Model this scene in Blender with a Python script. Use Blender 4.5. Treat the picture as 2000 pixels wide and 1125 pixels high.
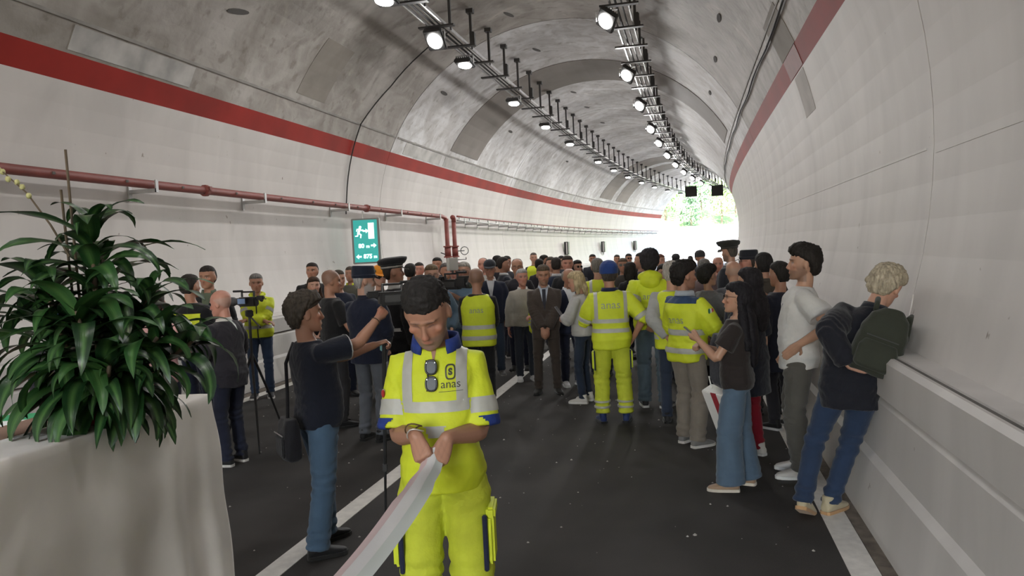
import bpy, bmesh, math, random
import numpy as np
from mathutils import Vector, Matrix, Euler
from mathutils.bvhtree import BVHTree
for o in list(bpy.data.objects): bpy.data.objects.remove(o)
scene = bpy.context.scene
COL = scene.collection
rnd = random.Random(7)
R_ = math.radians

# ------------------------------------------------------------------ camera
F, PITCH, ROLL, CAMH = 1483.0, .047131, .047533, 1.87
cd = bpy.data.cameras.new('camera'); cd.sensor_width = 36.0; cd.lens = 36.0*F/2000.0
cd.clip_start = .05; cd.clip_end = 600
cam = bpy.data.objects.new('camera', cd); COL.objects.link(cam)
cam.location = (0, 0, CAMH)
cam.matrix_world = Matrix.Translation((0, 0, CAMH)) @ Matrix.Rotation(math.pi/2 - PITCH, 4, 'X') @ Matrix.Rotation(-ROLL, 4, 'Z')
scene.camera = cam

# ------------------------------------------------------------------ light of the place
w = bpy.data.worlds.new('world'); scene.world = w; w.use_nodes = True
nt = w.node_tree; nt.nodes.clear()
sky = nt.nodes.new('ShaderNodeTexSky'); sky.sky_type = 'NISHITA'; sky.sun_disc = False
sky.sun_elevation = R_(52); sky.sun_rotation = R_(200); sky.dust_density = 2.0
bg = nt.nodes.new('ShaderNodeBackground'); bg.inputs[1].default_value = 4.0
out = nt.nodes.new('ShaderNodeOutputWorld')
nt.links.new(sky.outputs[0], bg.inputs[0]); nt.links.new(bg.outputs[0], out.inputs[0])
sl = bpy.data.lights.new('sun', 'SUN'); sl.energy = 70.0; sl.angle = R_(.6); sl.color = (1, .95, .87)
sun = bpy.data.objects.new('sun', sl); COL.objects.link(sun)
sun.rotation_euler = (R_(38), 0, R_(-20))
LAMP_W = 62.0
scene.view_settings.view_transform = 'Standard'
scene.view_settings.look = 'None'
scene.view_settings.gamma = 1.0
scene.view_settings.use_curve_mapping = False
scene.view_settings.exposure = -0.9

# ------------------------------------------------------------------ materials
MATS = {}
def mat(name, col, rough=.7, var=0.0, vscale=6.0, bump=0.0, bscale=40.0, metal=0.0, emit=0.0, spec=.5, attr=None,
        col2=None, sheen=0.0, stretch=None, detail=4.0, alpha=None):
    if name in MATS: return MATS[name]
    m = bpy.data.materials.new(name); m.use_nodes = True
    n = m.node_tree.nodes; l = m.node_tree.links
    b = n['Principled BSDF']
    c4 = (col[0], col[1], col[2], 1)
    b.inputs['Base Color'].default_value = c4
    b.inputs['Roughness'].default_value = rough
    b.inputs['Metallic'].default_value = metal
    b.inputs['Specular IOR Level'].default_value = spec
    if sheen:
        b.inputs['Sheen Weight'].default_value = sheen
    tc = None
    def coord(scale, st=None):
        t = n.new('ShaderNodeTexCoord'); mp = n.new('ShaderNodeMapping')
        l.new(t.outputs['Object'], mp.inputs[0])
        if st: mp.inputs['Scale'].default_value = st
        nz = n.new('ShaderNodeTexNoise'); nz.inputs['Scale'].default_value = scale; nz.inputs['Detail'].default_value = detail
        l.new(mp.outputs[0], nz.inputs['Vector'])
        return nz
    src = None
    if attr:
        a = n.new('ShaderNodeAttribute'); a.attribute_name = attr; src = a.outputs['Color']
        l.new(src, b.inputs['Base Color'])
    if var or col2:
        nz = coord(vscale, stretch)
        rp = n.new('ShaderNodeValToRGB')
        rp.color_ramp.elements[0].position = .32; rp.color_ramp.elements[1].position = .68
        if col2:
            rp.color_ramp.elements[0].color = (*col2, 1); rp.color_ramp.elements[1].color = c4
        else:
            rp.color_ramp.elements[0].color = tuple(max(0, c*(1-var)) for c in col)+(1,)
            rp.color_ramp.elements[1].color = tuple(min(1, c*(1+var)) for c in col)+(1,)
        l.new(nz.outputs[0], rp.inputs[0])
        if src:
            mx = n.new('ShaderNodeMix'); mx.data_type = 'RGBA'; mx.blend_type = 'MULTIPLY'; mx.inputs[0].default_value = 1
            l.new(src, mx.inputs[6]); l.new(rp.outputs[0], mx.inputs[7]); l.new(mx.outputs[2], b.inputs['Base Color'])
        else:
            l.new(rp.outputs[0], b.inputs['Base Color'])
    if bump:
        nb = coord(bscale)
        bp = n.new('ShaderNodeBump'); bp.inputs['Strength'].default_value = bump; bp.inputs['Distance'].default_value = .02
        l.new(nb.outputs[0], bp.inputs['Height']); l.new(bp.outputs[0], b.inputs['Normal'])
    if emit:
        b.inputs['Emission Color'].default_value = c4; b.inputs['Emission Strength'].default_value = emit
    MATS[name] = m
    return m

# ------------------------------------------------------------------ mesh helpers
def mesh_from(v, f, smooth=False):
    me = bpy.data.meshes.new('m'); me.from_pydata([tuple(p) for p in v], [], f); me.update()
    if smooth: me.shade_smooth()
    return me
def obj(name, me, m=None, parent=None, loc=None, rot=None):
    o = bpy.data.objects.new(name, me); COL.objects.link(o)
    if isinstance(me, bpy.types.Mesh): me.name = name
    if m is not None and not me.materials: me.materials.append(m)
    if parent is not None: o.parent = parent
    if loc is not None: o.location = loc
    if rot is not None: o.rotation_euler = rot
    return o
def empty(name, loc=(0, 0, 0), rz=0.0, parent=None):
    o = bpy.data.objects.new(name, None); COL.objects.link(o); o.location = loc; o.rotation_euler = (0, 0, rz)
    o.empty_display_size = .2
    if parent is not None: o.parent = parent
    return o
def tag(o, label=None, cat=None, group=None, kind=None):
    if label: o['label'] = label
    if cat: o['category'] = cat
    if group: o['group'] = group
    if kind: o['kind'] = kind
    return o
class MB:
    """collects shapes into one mesh"""
    def __init__(s): s.v = []; s.f = []
    def add(s, v, f, M=None):
        k = len(s.v)
        for p in v:
            p = Vector(p)
            s.v.append(tuple(M @ p) if M is not None else tuple(p))
        s.f += [tuple(i+k for i in q) for q in f]
        return s
    def box(s, c, d, M=None, bev=0.0):
        x, y, z = d[0]/2, d[1]/2, d[2]/2
        if bev <= 0:
            v = [(c[0]+sx*x, c[1]+sy*y, c[2]+sz*z) for sz in (-1, 1) for sy in (-1, 1) for sx in (-1, 1)]
            f = [(0, 2, 3, 1), (4, 5, 7, 6), (0, 1, 5, 4), (2, 6, 7, 3), (0, 4, 6, 2), (1, 3, 7, 5)]
            return s.add(v, f, M)
        bm = bmesh.new(); bmesh.ops.create_cube(bm, size=1)
        for q in bm.verts: q.co = Vector((q.co.x*d[0]+c[0], q.co.y*d[1]+c[1], q.co.z*d[2]+c[2]))
        bmesh.ops.bevel(bm, geom=bm.edges[:], offset=bev, segments=2, affect='EDGES')
        bm.verts.index_update()
        s.add([q.co.copy() for q in bm.verts], [tuple(q.index for q in fc.verts) for fc in bm.faces], M); bm.free(); return s
    def tube(s, pts, rad, n=8, M=None, cap=True):
        pts = [Vector(p) for p in pts]
        if not isinstance(rad, (list, tuple)): rad = [rad]*len(pts)
        v = []; f = []
        t0 = (pts[1]-pts[0]).normalized()
        up = Vector((0, 0, 1)) if abs(t0.z) < .9 else Vector((0, 1, 0))
        a = t0.cross(up).normalized()
        for i, p in enumerate(pts):
            if i == 0: t = pts[1]-p
            elif i == len(pts)-1: t = p-pts[i-1]
            else: t = (pts[i+1]-p).normalized()+(p-pts[i-1]).normalized()
            t.normalize()
            a = (a - t*a.dot(t)).normalized(); b = t.cross(a)
            for k in range(n):
                th = 2*math.pi*k/n
                v.append(p + a*(rad[i]*math.cos(th)) + b*(rad[i]*math.sin(th)))
        for i in range(len(pts)-1):
            for k in range(n):
                k2 = (k+1) % n
                f.append((i*n+k, i*n+k2, (i+1)*n+k2, (i+1)*n+k))
        if cap:
            f.append(tuple(range(n-1, -1, -1))); f.append(tuple((len(pts)-1)*n+k for k in range(n)))
        return s.add(v, f, M)
    def loft(s, rings, M=None):
        n = len(rings[0]); v = [p for r in rings for p in r]; f = []
        for i in range(len(rings)-1):
            for k in range(n):
                k2 = (k+1) % n
                f.append((i*n+k, i*n+k2, (i+1)*n+k2, (i+1)*n+k))
        f.append(tuple(range(n-1, -1, -1))); f.append(tuple((len(rings)-1)*n+k for k in range(n)))
        return s.add(v, f, M)
    def sphere(s, c, r, M=None, nu=12, nv=8):
        if not isinstance(r, (list, tuple)): r = (r, r, r)
        rings = []
        for i in range(1, nv):
            ph = math.pi*i/nv
            rings.append([(c[0]+r[0]*math.sin(ph)*math.cos(2*math.pi*k/nu), c[1]+r[1]*math.sin(ph)*math.sin(2*math.pi*k/nu), c[2]-r[2]*math.cos(ph)) for k in range(nu)])
        k0 = len(s.v); s.loft(rings, M)
        return s
    def prism(s, poly, h0, h1, M=None):
        n = len(poly)
        v = [(p[0], p[1], h0) for p in poly]+[(p[0], p[1], h1) for p in poly]
        f = [tuple(range(n-1, -1, -1)), tuple(range(n, 2*n))]+[(i, (i+1) % n, n+(i+1) % n, n+i) for i in range(n)]
        return s.add(v, f, M)
    def mesh(s, smooth=False):
        me = mesh_from(s.v, s.f, smooth); 
        return me
    def build(s, name, m=None, parent=None, smooth=False, loc=None, rot=None):
        return obj(name, s.mesh(smooth), m, parent, loc, rot)
def link_copy(o, parent=None):
    c = o.copy(); COL.objects.link(c); c.parent = parent
    return c
def copy_tree(o, parent=None):
    c = link_copy(o, parent)
    for ch in list(o.children):
        copy_tree(ch, c)
    return c

# ------------------------------------------------------------------ tunnel geometry
B1, K1, K2 = .236348, -.001458/1.1, .000231/1.21
def axis(y):
    if y < 0: return B1*y, B1
    return B1*y+K1*y*y/2+K2*y**3/6, B1+K1*y+K2*y*y/2
def T(y, off, z):
    x0, s = axis(y); n = math.sqrt(1+s*s)
    return Vector((x0+off/n, y-s*off/n, z))
def Trot(y):
    x0, s = axis(y)
    return -math.atan(s)
def TM(y, off, z):
    """frame: X = right across the tunnel, Y = along it"""
    return Matrix.Translation(T(y, off, z)) @ Matrix.Rotation(Trot(y), 4, 'Z')
TC, TZ, TR = -2.75, 2.585, 4.4
def S(y, ang, r=TR):
    a = R_(ang)
    return T(y, TC+r*math.sin(a), TZ+r*math.cos(a))
Y0, Y1 = -16.5, 60.3
JO = [-16.5, -5.5, 5.55, 16.5, 27.4, 38.3, 49.4, 60.3]
def strip(y0, y1, a0, a1, r0, r1, dy=1.0, na=8):
    """curved slab between radii r0 (inner face) and r1 (outer face)"""
    ny = max(1, int(round((y1-y0)/dy))); v = []; f = []
    W = na+1
    for i in range(ny+1):
        y = y0+(y1-y0)*i/ny
        for r in (r0, r1):
            for j in range(W): v.append(S(y, a0+(a1-a0)*j/na, r))
    row = 2*W
    for i in range(ny):
        for j in range(na):
            p = i*row+j; f.append((p, p+1, p+row+1, p+row)); q = p+W; f.append((q, q+row, q+row+1, q+1))
        p = i*row; f.append((p, p+row, p+row+W, p+W)); p = i*row+na; f.append((p, p+W, p+row+W, p+row))
    for j in range(na):
        f.append((j, j+W, j+W+1, j+1)); p = ny*row+j; f.append((p, p+1, p+W+1, p+W))
    return mesh_from(v, f, False)
# ------------------------------------------------------------------ tunnel shell
def concrete_mat(name='vault_concrete', c0=(.55, .54, .535), c1=(.76, .765, .775)):
    m = bpy.data.materials.new(name); m.use_nodes = True
    n = m.node_tree.nodes; l = m.node_tree.links; b = n['Principled BSDF']
    b.inputs['Roughness'].default_value = .62
    t = n.new('ShaderNodeTexCoord')
    def noise(s, d=5, st=(1, 1, 1), dist=0.0):
        mp = n.new('ShaderNodeMapping'); mp.inputs['Scale'].default_value = st; l.new(t.outputs['Object'], mp.inputs[0])
        q = n.new('ShaderNodeTexNoise'); q.inputs['Scale'].default_value = s; q.inputs['Detail'].default_value = d; q.inputs['Distortion'].default_value = dist
        l.new(mp.outputs[0], q.inputs['Vector']); return q
    def ramp(src, p0, p1, c0, c1):
        r = n.new('ShaderNodeValToRGB'); r.color_ramp.elements[0].position = p0; r.color_ramp.elements[1].position = p1
        r.color_ramp.elements[0].color = (*c0, 1); r.color_ramp.elements[1].color = (*c1, 1); l.new(src, r.inputs[0]); return r
    def mul(a, bb, fac=1.0, typ='MULTIPLY'):
        x = n.new('ShaderNodeMix'); x.data_type = 'RGBA'; x.blend_type = typ; x.inputs[0].default_value = fac
        l.new(a, x.inputs[6]); l.new(bb, x.inputs[7]); return x.outputs[2]
    a = ramp(noise(.45, 6, dist=.8).outputs[0], .33, .66, c0, c1)
    c = ramp(noise(1.6, 7, dist=1.2).outputs[0], .36, .62, (.72, .70, .68), (1, 1, 1))
    s = ramp(noise(5.0, 6).outputs[0], .30, .42, (.72, .70, .67), (1, 1, 1))
    hi = ramp(noise(.9, 8, dist=2.0).outputs[0], .64, .72, (1, 1, 1), (1.25, 1.24, 1.22))
    x = mul(mul(mul(a.outputs[0], c.outputs[0]), s.outputs[0]), hi.outputs[0])
    l.new(x, b.inputs['Base Color'])
    bp = n.new('ShaderNodeBump'); bp.inputs['Strength'].default_value = .25; bp.inputs['Distance'].default_value = .02
    l.new(noise(9, 6).outputs[0], bp.inputs['Height']); l.new(bp.outputs[0], b.inputs['Normal'])
    return m
def paint_mat(name, col, dirt):
    m = bpy.data.materials.new(name); m.use_nodes = True
    n = m.node_tree.nodes; l = m.node_tree.links; b = n['Principled BSDF']
    b.inputs['Roughness'].default_value = .55; b.inputs['Specular IOR Level'].default_value = .35
    t = n.new('ShaderNodeTexCoord')
    mp = n.new('ShaderNodeMapping'); mp.inputs['Scale'].default_value = (1.6, 1.6, .45); l.new(t.outputs['Object'], mp.inputs[0])
    q = n.new('ShaderNodeTexNoise'); q.inputs['Scale'].default_value = 1.1; q.inputs['Detail'].default_value = 6; q.inputs['Distortion'].default_value = .6
    l.new(mp.outputs[0], q.inputs['Vector'])
    r = n.new('ShaderNodeValToRGB'); r.color_ramp.elements[0].position = .3; r.color_ramp.elements[1].position = .62
    r.color_ramp.elements[0].color = tuple(c*dirt for c in col)+(1,); r.color_ramp.elements[1].color = (*col, 1)
    l.new(q.outputs[0], r.inputs[0]); 
    # small chips and marks of dark dirt
    v = n.new('ShaderNodeTexNoise'); v.inputs['Scale'].default_value = 9; v.inputs['Detail'].default_value = 3
    mp2 = n.new('ShaderNodeMapping'); mp2.inputs['Scale'].default_value = (1, 1, .7); l.new(t.outputs['Object'], mp2.inputs[0]); l.new(mp2.outputs[0], v.inputs['Vector'])
    r2 = n.new('ShaderNodeValToRGB'); r2.color_ramp.elements[0].position = .235; r2.color_ramp.elements[1].position = .27
    r2.color_ramp.elements[0].color = (.5, .46, .42, 1); r2.color_ramp.elements[1].color = (1, 1, 1, 1); l.new(v.outputs[0], r2.inputs[0])
    x = n.new('ShaderNodeMix'); x.data_type = 'RGBA'; x.blend_type = 'MULTIPLY'; x.inputs[0].default_value = 1
    l.new(r.outputs[0], x.inputs[6]); l.new(r2.outputs[0], x.inputs[7]); l.new(x.outputs[2], b.inputs['Base Color'])
    bp = n.new('ShaderNodeBump'); bp.inputs['Strength'].default_value = .12; bp.inputs['Distance'].default_value = .02
    l.new(q.outputs[0], bp.inputs['Height']); l.new(bp.outputs[0], b.inputs['Normal'])
    return m
M_vault = concrete_mat()
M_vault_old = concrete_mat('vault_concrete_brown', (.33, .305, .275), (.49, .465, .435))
M_wall = paint_mat('white_wall_paint', (.64, .61, .585), .88)
M_barrier = paint_mat('white_barrier_paint', (.68, .655, .63), .87)
M_red = mat('red_stripe_paint', (.29, .017, .010), .65, spec=.2, var=.18, vscale=1.2)
M_joint = mat('joint_dark', (.13, .12, .11), .9, var=.3)
M_band = mat('brown_grey_membrane', (.22, .195, .175), .7, var=.12, vscale=1.0)
M_asph = mat('asphalt', (.030, .027, .025), .78, var=.35, vscale=1.3, bump=.5, bscale=260, detail=6)
M_line = mat('road_paint', (.72, .70, .66), .6, var=.10, vscale=14, bump=.1, bscale=120)

AL0, AL1 = -70.2, -66.1        # red stripe, left
AR0, AR1 = 71.9, 68.2          # red stripe, right
AF = 111.3
wl = obj('wall_left', strip(Y0, Y1, -AF, AL1, TR+.06, TR+.45, 1.0, 10), M_joint); tag(wl, kind='structure')
wr = obj('wall_right', strip(Y0, Y1, AR1, AF, TR+.06, TR+.45, 1.0, 10), M_joint); tag(wr, kind='structure')
ce = obj('ceiling', strip(Y0, Y1, AL1, AR1, TR+.06, TR+.45, 1.0, 22), M_joint); tag(ce, kind='structure')
for i in range(len(JO)-1):
    a, b = JO[i]+.016, JO[i+1]-.016
    for (nm, x0, x1, m, par, na) in (('wall_panel', -AF, AL0, M_wall, wl, 12), ('wall_panel', AR0, AF, M_wall, wr, 12),
                                     ('vault_ring', AL1, AR1, M_vault, ce, 40),
                                     ('red_stripe', AL0, AL1, M_red, wl, 3), ('red_stripe', AR1, AR0, M_red, wr, 3)):
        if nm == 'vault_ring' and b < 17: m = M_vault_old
        if nm != 'vault_ring': a, b = JO[i]+.007, JO[i+1]-.007
        else: a, b = JO[i]+.016, JO[i+1]-.016
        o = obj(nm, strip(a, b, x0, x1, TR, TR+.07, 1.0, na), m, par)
        for p in o.data.polygons: p.use_smooth = False
# thicker ends of the vault shelves, membrane bands across the vault, patches
def vault_band(y0, y1, a0, a1, name, m, par, t=.012, dy=.6, na=30):
    return obj(name, strip(y0, y1, a0, a1, TR-t, TR+.01, dy, na), m, par)
vault_band(20.2, 22.75, -59.2, 60.2, 'membrane_band', M_band, ce)
vault_band(43.4, 46.2, -58.6, 60.2, 'membrane_band', M_band, ce)
vault_band(47.3, 50.0, -58.8, 60.2, 'membrane_band', M_band, ce)
M_patch = mat('brown_patch', (.25, .225, .195), .75, var=.15, vscale=2)
vault_band(11.9, 12.9, -59.4, -45, 'patch', M_patch, ce, .006, .5, 5)
vault_band(9.5, 10.6, 61, 68.2, 'patch', M_patch, ce, .006, .5, 5)
M_redp = mat('dark_red_patch', (.20, .028, .018), .6, var=.1)
vault_band(9.55, 10.55, 68.3, 71.8, 'patch', M_redp, wr, .005, .5, 3)
M_streak = mat('grey_streak', (.50, .475, .45), .7, var=.12, vscale=3)
vault_band(9.6, 10.3, 72.1, 79, 'patch', M_streak, wr, .004, .5, 3)
# shelf lines where the formwork ended
M_vault2 = mat('vault_concrete_edge', (.30, .285, .265), .7, var=.2, vscale=3)
for y0, y1 in ((-5.5, 16.4), (16.6, 27.3), (27.5, 38.2), (38.4, 49.2), (49.5, 60.2)):
    vault_band(y0, y1, -61.4, -60.9, 'formwork_ridge', M_vault2, ce, .02, 1.0, 1)
vault_band(-5.4, 30, 61.8, 62.1, 'formwork_ridge', M_vault2, ce, .012, 1.0, 1)
# light repair plates of smoother concrete just over the left stripe
M_plate = mat('repair_concrete', (.43, .42, .40), .55, var=.25, vscale=2.5)
for (y0, y1) in ((7.2, 9.3), (17.2, 19.8), (20.1, 23.5), (23.7, 26.6), (27.9, 31.5), (32.0, 35.5), (36.0, 38.0), (42.5, 46), (46.3, 49)):
    vault_band(y0, y1, -65.6, -61.8, 'repair_plate', M_plate, ce, .008, .7, 3)
# drain slots: long dark dimples in the vault
M_slot = mat('slot_dark', (.10, .095, .09), .9)
slots = [(9.57, -49.2, 1), (15.57, -10.2, 1), (18.48, -10.4, 1), (12.33, 50, 0), (14.91, 50.5, 0), (23.83, -10.1, 1), (22.39, -42.7, 0),
         (23.9, -42, 0), (12.6, -10.3, 1), (26.5, -10.2, 1), (21, -10.2, 1), (18.3, 50, 0), (21.7, 50.4, 0), (30, -10, 1), (33, -42, 0), (17.5, -42.2, 0), (7, 50, 0)]
for (y, a, t) in slots:
    p = S(y, a, TR); nrm = (S(y, a, TR-1)-p).normalized(); fw = (S(y+.1, a)-p).normalized()
    if t: fw = (fw+.25*nrm.cross(fw)).normalized()
    sd = nrm.cross(fw)
    M = Matrix(((fw.x, sd.x, nrm.x, p.x), (fw.y, sd.y, nrm.y, p.y), (fw.z, sd.z, nrm.z, p.z), (0, 0, 0, 1)))
    poly = [(.23*math.cos(k*math.pi/6)*(1 if abs(math.cos(k*math.pi/6)) > .2 else 1), .045*math.sin(k*math.pi/6)) for k in range(12)]
    MB().prism(poly, -.005, .012, M).build('drain_slot', M_slot, ce)
# right wall: raised line and the thicker plaster at the foot of the near panel
obj('plaster_ridge', strip(5.7, 14.5, 91.7, 91.85, TR-.004, TR+.01, .6, 1), M_wall, wr)
obj('plaster_ridge', strip(-5, 5.5, 92.2, 92.4, TR-.004, TR+.01, .6, 1), M_wall, wr)
obj('plaster_foot', strip(-5.4, 5.46, 104.2, 112, TR-.022, TR+.01, .5, 5), M_wall, wr)
# ragged repair at the joint
v = []; 
rg = random.Random(3)
for k in range(9):
    z = 1.45-.07*k
    v.append((5.55+.05*rg.uniform(.3, 1), z))
for k in range(9):
    z = 1.45-.07*(8-k)
    v.append((5.52-.16*(1-abs(k-4)/5)-.03*rg.random(), z))
mb = MB()
def wp(y, z, t):
    a = math.degrees(math.acos((z-TZ)/TR)); return S(y, a, TR-t)
n = len(v)
mb.v = [tuple(wp(y, z, -.01)) for y, z in v]+[tuple(wp(y, z, .03)) for y, z in v]
mb.f = [tuple(range(n)), tuple(range(2*n-1, n-1, -1))]+[(i, (i+1) % n, n+(i+1) % n, n+i) for i in range(n)]
mb.build('joint_repair', M_wall, wr)

# road
def road_strip(o0, o1, z0, z1, y0=Y0, y1=Y1, dy=1.0):
    mb = MB(); ny = int((y1-y0)/dy)
    for i in range(ny+1):
        y = y0+(y1-y0)*i/ny
        mb.v += [tuple(T(y, o0, z0)), tuple(T(y, o1, z0)), tuple(T(y, o1, z1)), tuple(T(y, o0, z1))]
    for i in range(ny):
        p = 4*i
        for k in range(4):
            mb.f.append((p+k, p+(k+1) % 4, p+4+(k+1) % 4, p+4+k))
    mb.f += [(3, 2, 1, 0), (4*ny, 4*ny+1, 4*ny+2, 4*ny+3)]
    return mb
fl = road_strip(-7.0, 1.5, -.3, 0, Y0, 72).build('floor', M_asph); tag(fl, kind='structure')
road_strip(-2.60, -2.45, -.01, .004, Y0, 66).build('center_line', M_line, fl)
road_strip(.81, .97, -.01, .004, Y0, 66).build('edge_line', M_line, fl)
road_strip(-6.12, -5.96, -.01, .004, Y0, 66).build('edge_line', M_line, fl)
M_dust = mat('gutter_dust', (.16, .135, .11), .9, var=.35, vscale=9, bump=.3, bscale=80)
road_strip(.975, 1.09, -.01, .003, Y0, 66).build('gutter', M_dust, fl)
road_strip(-6.3, -6.13, -.01, .003, Y0, 66).build('gutter', M_dust, fl)
# pebbles and scraps lying on the asphalt
M_peb = mat('pale_grit', (.40, .38, .35), .8)
mb = MB(); rg = random.Random(11)
for k in range(420):
    y = rg.uniform(3, 14); o = rg.uniform(-6, .9); r = rg.uniform(.003, .011)*(1.6 if rg.random() < .1 else 1)
    p = T(y, o, r*.4); a = rg.random()*6
    q = [(p.x+r*math.cos(a+j*1.257)*rg.uniform(.7, 1.2), p.y+r*math.sin(a+j*1.257)*rg.uniform(.7, 1.2), 0.001) for j in range(5)]
    mb.add(q+[(p.x, p.y, r*.9)], [(j, (j+1) % 5, 5) for j in range(5)]+[(4, 3, 2, 1, 0)])
g = mb.build('grit', M_peb, fl); tag(g, kind='stuff')

# safety barriers: sloped base blocks, upper coping blocks
def barrier(side):
    sgn = 1 if side == 'right' else -1
    zs = 1.0 if sgn > 0 else .92
    def O(o): return o if sgn > 0 else 2*(-2.64)-o
    lab = ('low white concrete safety barrier along the right wall, with dark seam along its top' if sgn > 0
           else 'low white concrete safety barrier along the left wall behind the crowd')
    root = empty('concrete_barrier', T(0, O(1.1), 0)); tag(root, lab, 'barrier')
    lower = [(1.055, 0), (1.058, .05), (1.11, .40), (1.15, .44), (1.175, .78), (1.20, .815), (1.45, .815), (1.45, 0)]
    upper = [(1.165, .835), (1.168, 1.07), (1.195, 1.1), (1.215, 1.1), (1.215, .835)]
    cap = [(1.243, .835), (1.243, 1.108), (1.55, 1.125), (1.55, .835)]
    M0 = root.location
    segs = [-16.4, -10.4, -4.4, 1.6, 7.2, 13.2, 19.2, 25.2, 31.2, 37.2, 43.2, 49.2, 55.2, 60.2]
    for a, b in zip(segs[:-1], segs[1:]):
        for nm, prof in (('base_block', lower), ('coping_block', upper), ('ledge_slab', cap)):
            mb = MB(); ny = 6; n = len(prof)
            g = .012 if nm != 'base_block' else .02
            for i in range(ny+1):
                y = a+g+(b-a-2*g)*i/ny
                mb.v += [tuple(T(y, O(o), z*zs)-M0) for o, z in prof]
            for i in range(ny):
                for k in range(n):
                    q = (i*n+k, i*n+(k+1) % n, (i+1)*n+(k+1) % n, (i+1)*n+k)
                    mb.f.append(q if sgn < 0 else q[::-1])
            e = (tuple(range(n)), tuple(ny*n+k for k in range(n-1, -1, -1)))
            mb.f += [e[0], e[1]] if sgn > 0 else [e[0][::-1], e[1][::-1]]
            mb.build(nm, M_barrier, root)
    # dark backing in the seams
    mb = MB(); prof = [(1.2, .60), (1.2, 1.096), (1.45, 1.096), (1.45, .60)]; ny = 70
    for i in range(ny+1):
        y = -16+(76)*i/ny; mb.v += [tuple(T(y, O(o), z*zs)-M0) for o, z in prof]
    for i in range(ny):
        for k in range(4): mb.f.append((i*4+k, i*4+(k+1) % 4, i*4+4+(k+1) % 4, i*4+4+k))
    mb.build('seam_filler', M_joint, root)
barrier('right'); barrier('left')
# ------------------------------------------------------------------ lamps and cable trays
M_steel = mat('galvanised_steel', (.42, .42, .42), .45, metal=.7, var=.15)
M_dark = mat('dark_fixture', (.06, .06, .062), .55)
M_lens = mat('lamp_lens', (1, .97, .93), .3, emit=70.0)
M_cable = mat('black_cable', (.02, .02, .02), .6)
LZ = 5.86
def make_tray(off, label):
    root = empty('cable_tray', T(8, off, LZ)); tag(root, label, 'cable tray')
    L0 = root.location
    for d in (-.15, .15):
        mb = MB(); ny = 80; prof = [(d-.012, .10), (d+.012, .10), (d+.012, .16), (d-.012, .16)]
        for i in range(ny+1):
            y = -16+76*i/ny; mb.v += [tuple(T(y, off+o, LZ+z)-L0) for o, z in prof]
        for i in range(ny):
            for k in range(4): mb.f.append((i*4+k, i*4+4+k, i*4+4+(k+1) % 4, i*4+(k+1) % 4))
        mb.build('rail', M_steel, root)
    mb = MB(); mb.tube([T(-16+i, off-.06, LZ+.15)-L0 for i in range(77)], .022, 5); mb.build('cable', M_cable, root)
    mb = MB(); mb.tube([T(-16+i, off+.04, LZ+.14)-L0 for i in range(77)], .016, 5); mb.build('cable', M_cable, root)
    rung = MB().box((0, 0, .09), (.66, .11, .03)).mesh(); rung.materials.append(M_dark)
    ceilz = TZ+math.sqrt(TR*TR-(off-TC)**2)
    hl = ceilz-LZ-.1
    hang = MB().box((.16, 0, .1+hl/2), (.048, .048, hl)).box((.16, 0, .1+hl-.03), (.14, .14, .08)).mesh(); hang.materials.append(M_dark)
    hang2 = MB().box((.16, 0, .1+hl/2), (.048, .048, hl)).box((.16, 0, .1+hl-.03), (.14, .14, .08)).box((.19, .0, .30), (.10, .13, .26), bev=.015).mesh(); hang2.materials.append(M_dark)
    y = 2.0; k = 0
    while y < 59:
        r = obj('rung', rung, None, root); r.matrix_local = Matrix.Translation(-L0) @ TM(y, off, LZ)
        h = obj('hanger', hang2 if k % 2 else hang, None, root); h.matrix_local = Matrix.Translation(-L0) @ TM(y+.3, off, LZ)
        y += 1.35; k += 1
    return root
make_tray(-4.22, 'ladder cable tray with dark hangers under the left side of the vault')
make_tray(-.98, 'ladder cable tray with dark hangers under the right side of the vault')
lens_me = None
def lamp_power(y, off):
    # dimmed by sections: the near end of the tunnel runs lower than the far end
    if y < 10: return 1.0 if off > -2.7 else .15
    return (1.0 if off > -2.7 else .8) if y < 16 else 2.1 if y < 24 else 2.7
def lamp(y, off, label, tilt, group):
    root = empty('tunnel_lamp'); root.matrix_world = TM(y, off, LZ) ; tag(root, label, 'lamp', group)
    root.location = T(y, off, LZ-.07); root.rotation_euler = (0, 0, Trot(y))
    global lens_me
    if lens_me is None:
        body = MB().box((0, 0, .0), (.34, .44, .09), bev=.02)
        for k in range(7): body.box((-.13+.0433*k, 0, .06), (.012, .36, .04))
        lens = MB().loft([[(.13*math.cos(a*math.pi/10)*q, .16*math.sin(a*math.pi/10)*q, z) for a in range(20)] for q, z in ((1, -.045), (1, -.06), (.85, -.07))])
        br = MB().box((-.18, 0, .05), (.012, .06, .14)).box((.18, 0, .05), (.012, .06, .14)).box((0, 0, .14), (.37, .06, .012))
        lens_me = (body.mesh(), lens.mesh(), br.mesh())
        lens_me[0].materials.append(M_dark); lens_me[1].materials.append(M_lens); lens_me[2].materials.append(M_steel)
    b = obj('housing', lens_me[0], None, root, (0, 0, -.03), (R_(tilt), R_(38) if off > -2.7 else 0, 0))
    obj('lens', lens_me[1], None, b)
    obj('bracket', lens_me[2], None, root, (0, 0, -.02))
    ld = bpy.data.lights.new('lamp_light', 'AREA'); ld.shape = 'DISK'; ld.size = .3; ld.energy = LAMP_W*lamp_power(y, off); ld.color = (1, .98, .96)
    lo = bpy.data.objects.new('lamp_light', ld); COL.objects.link(lo); lo.parent = b; lo.location = (0, 0, -.09)
    return root
rightY = [-11.1, -7.1, -3.1, .9, 4.9, 8.9, 12.9, 17.1, 20.9, 25.2, 28.8, 32.9, 36.9, 40.9, 44.9, 48.9, 52.9, 56.9]
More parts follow.
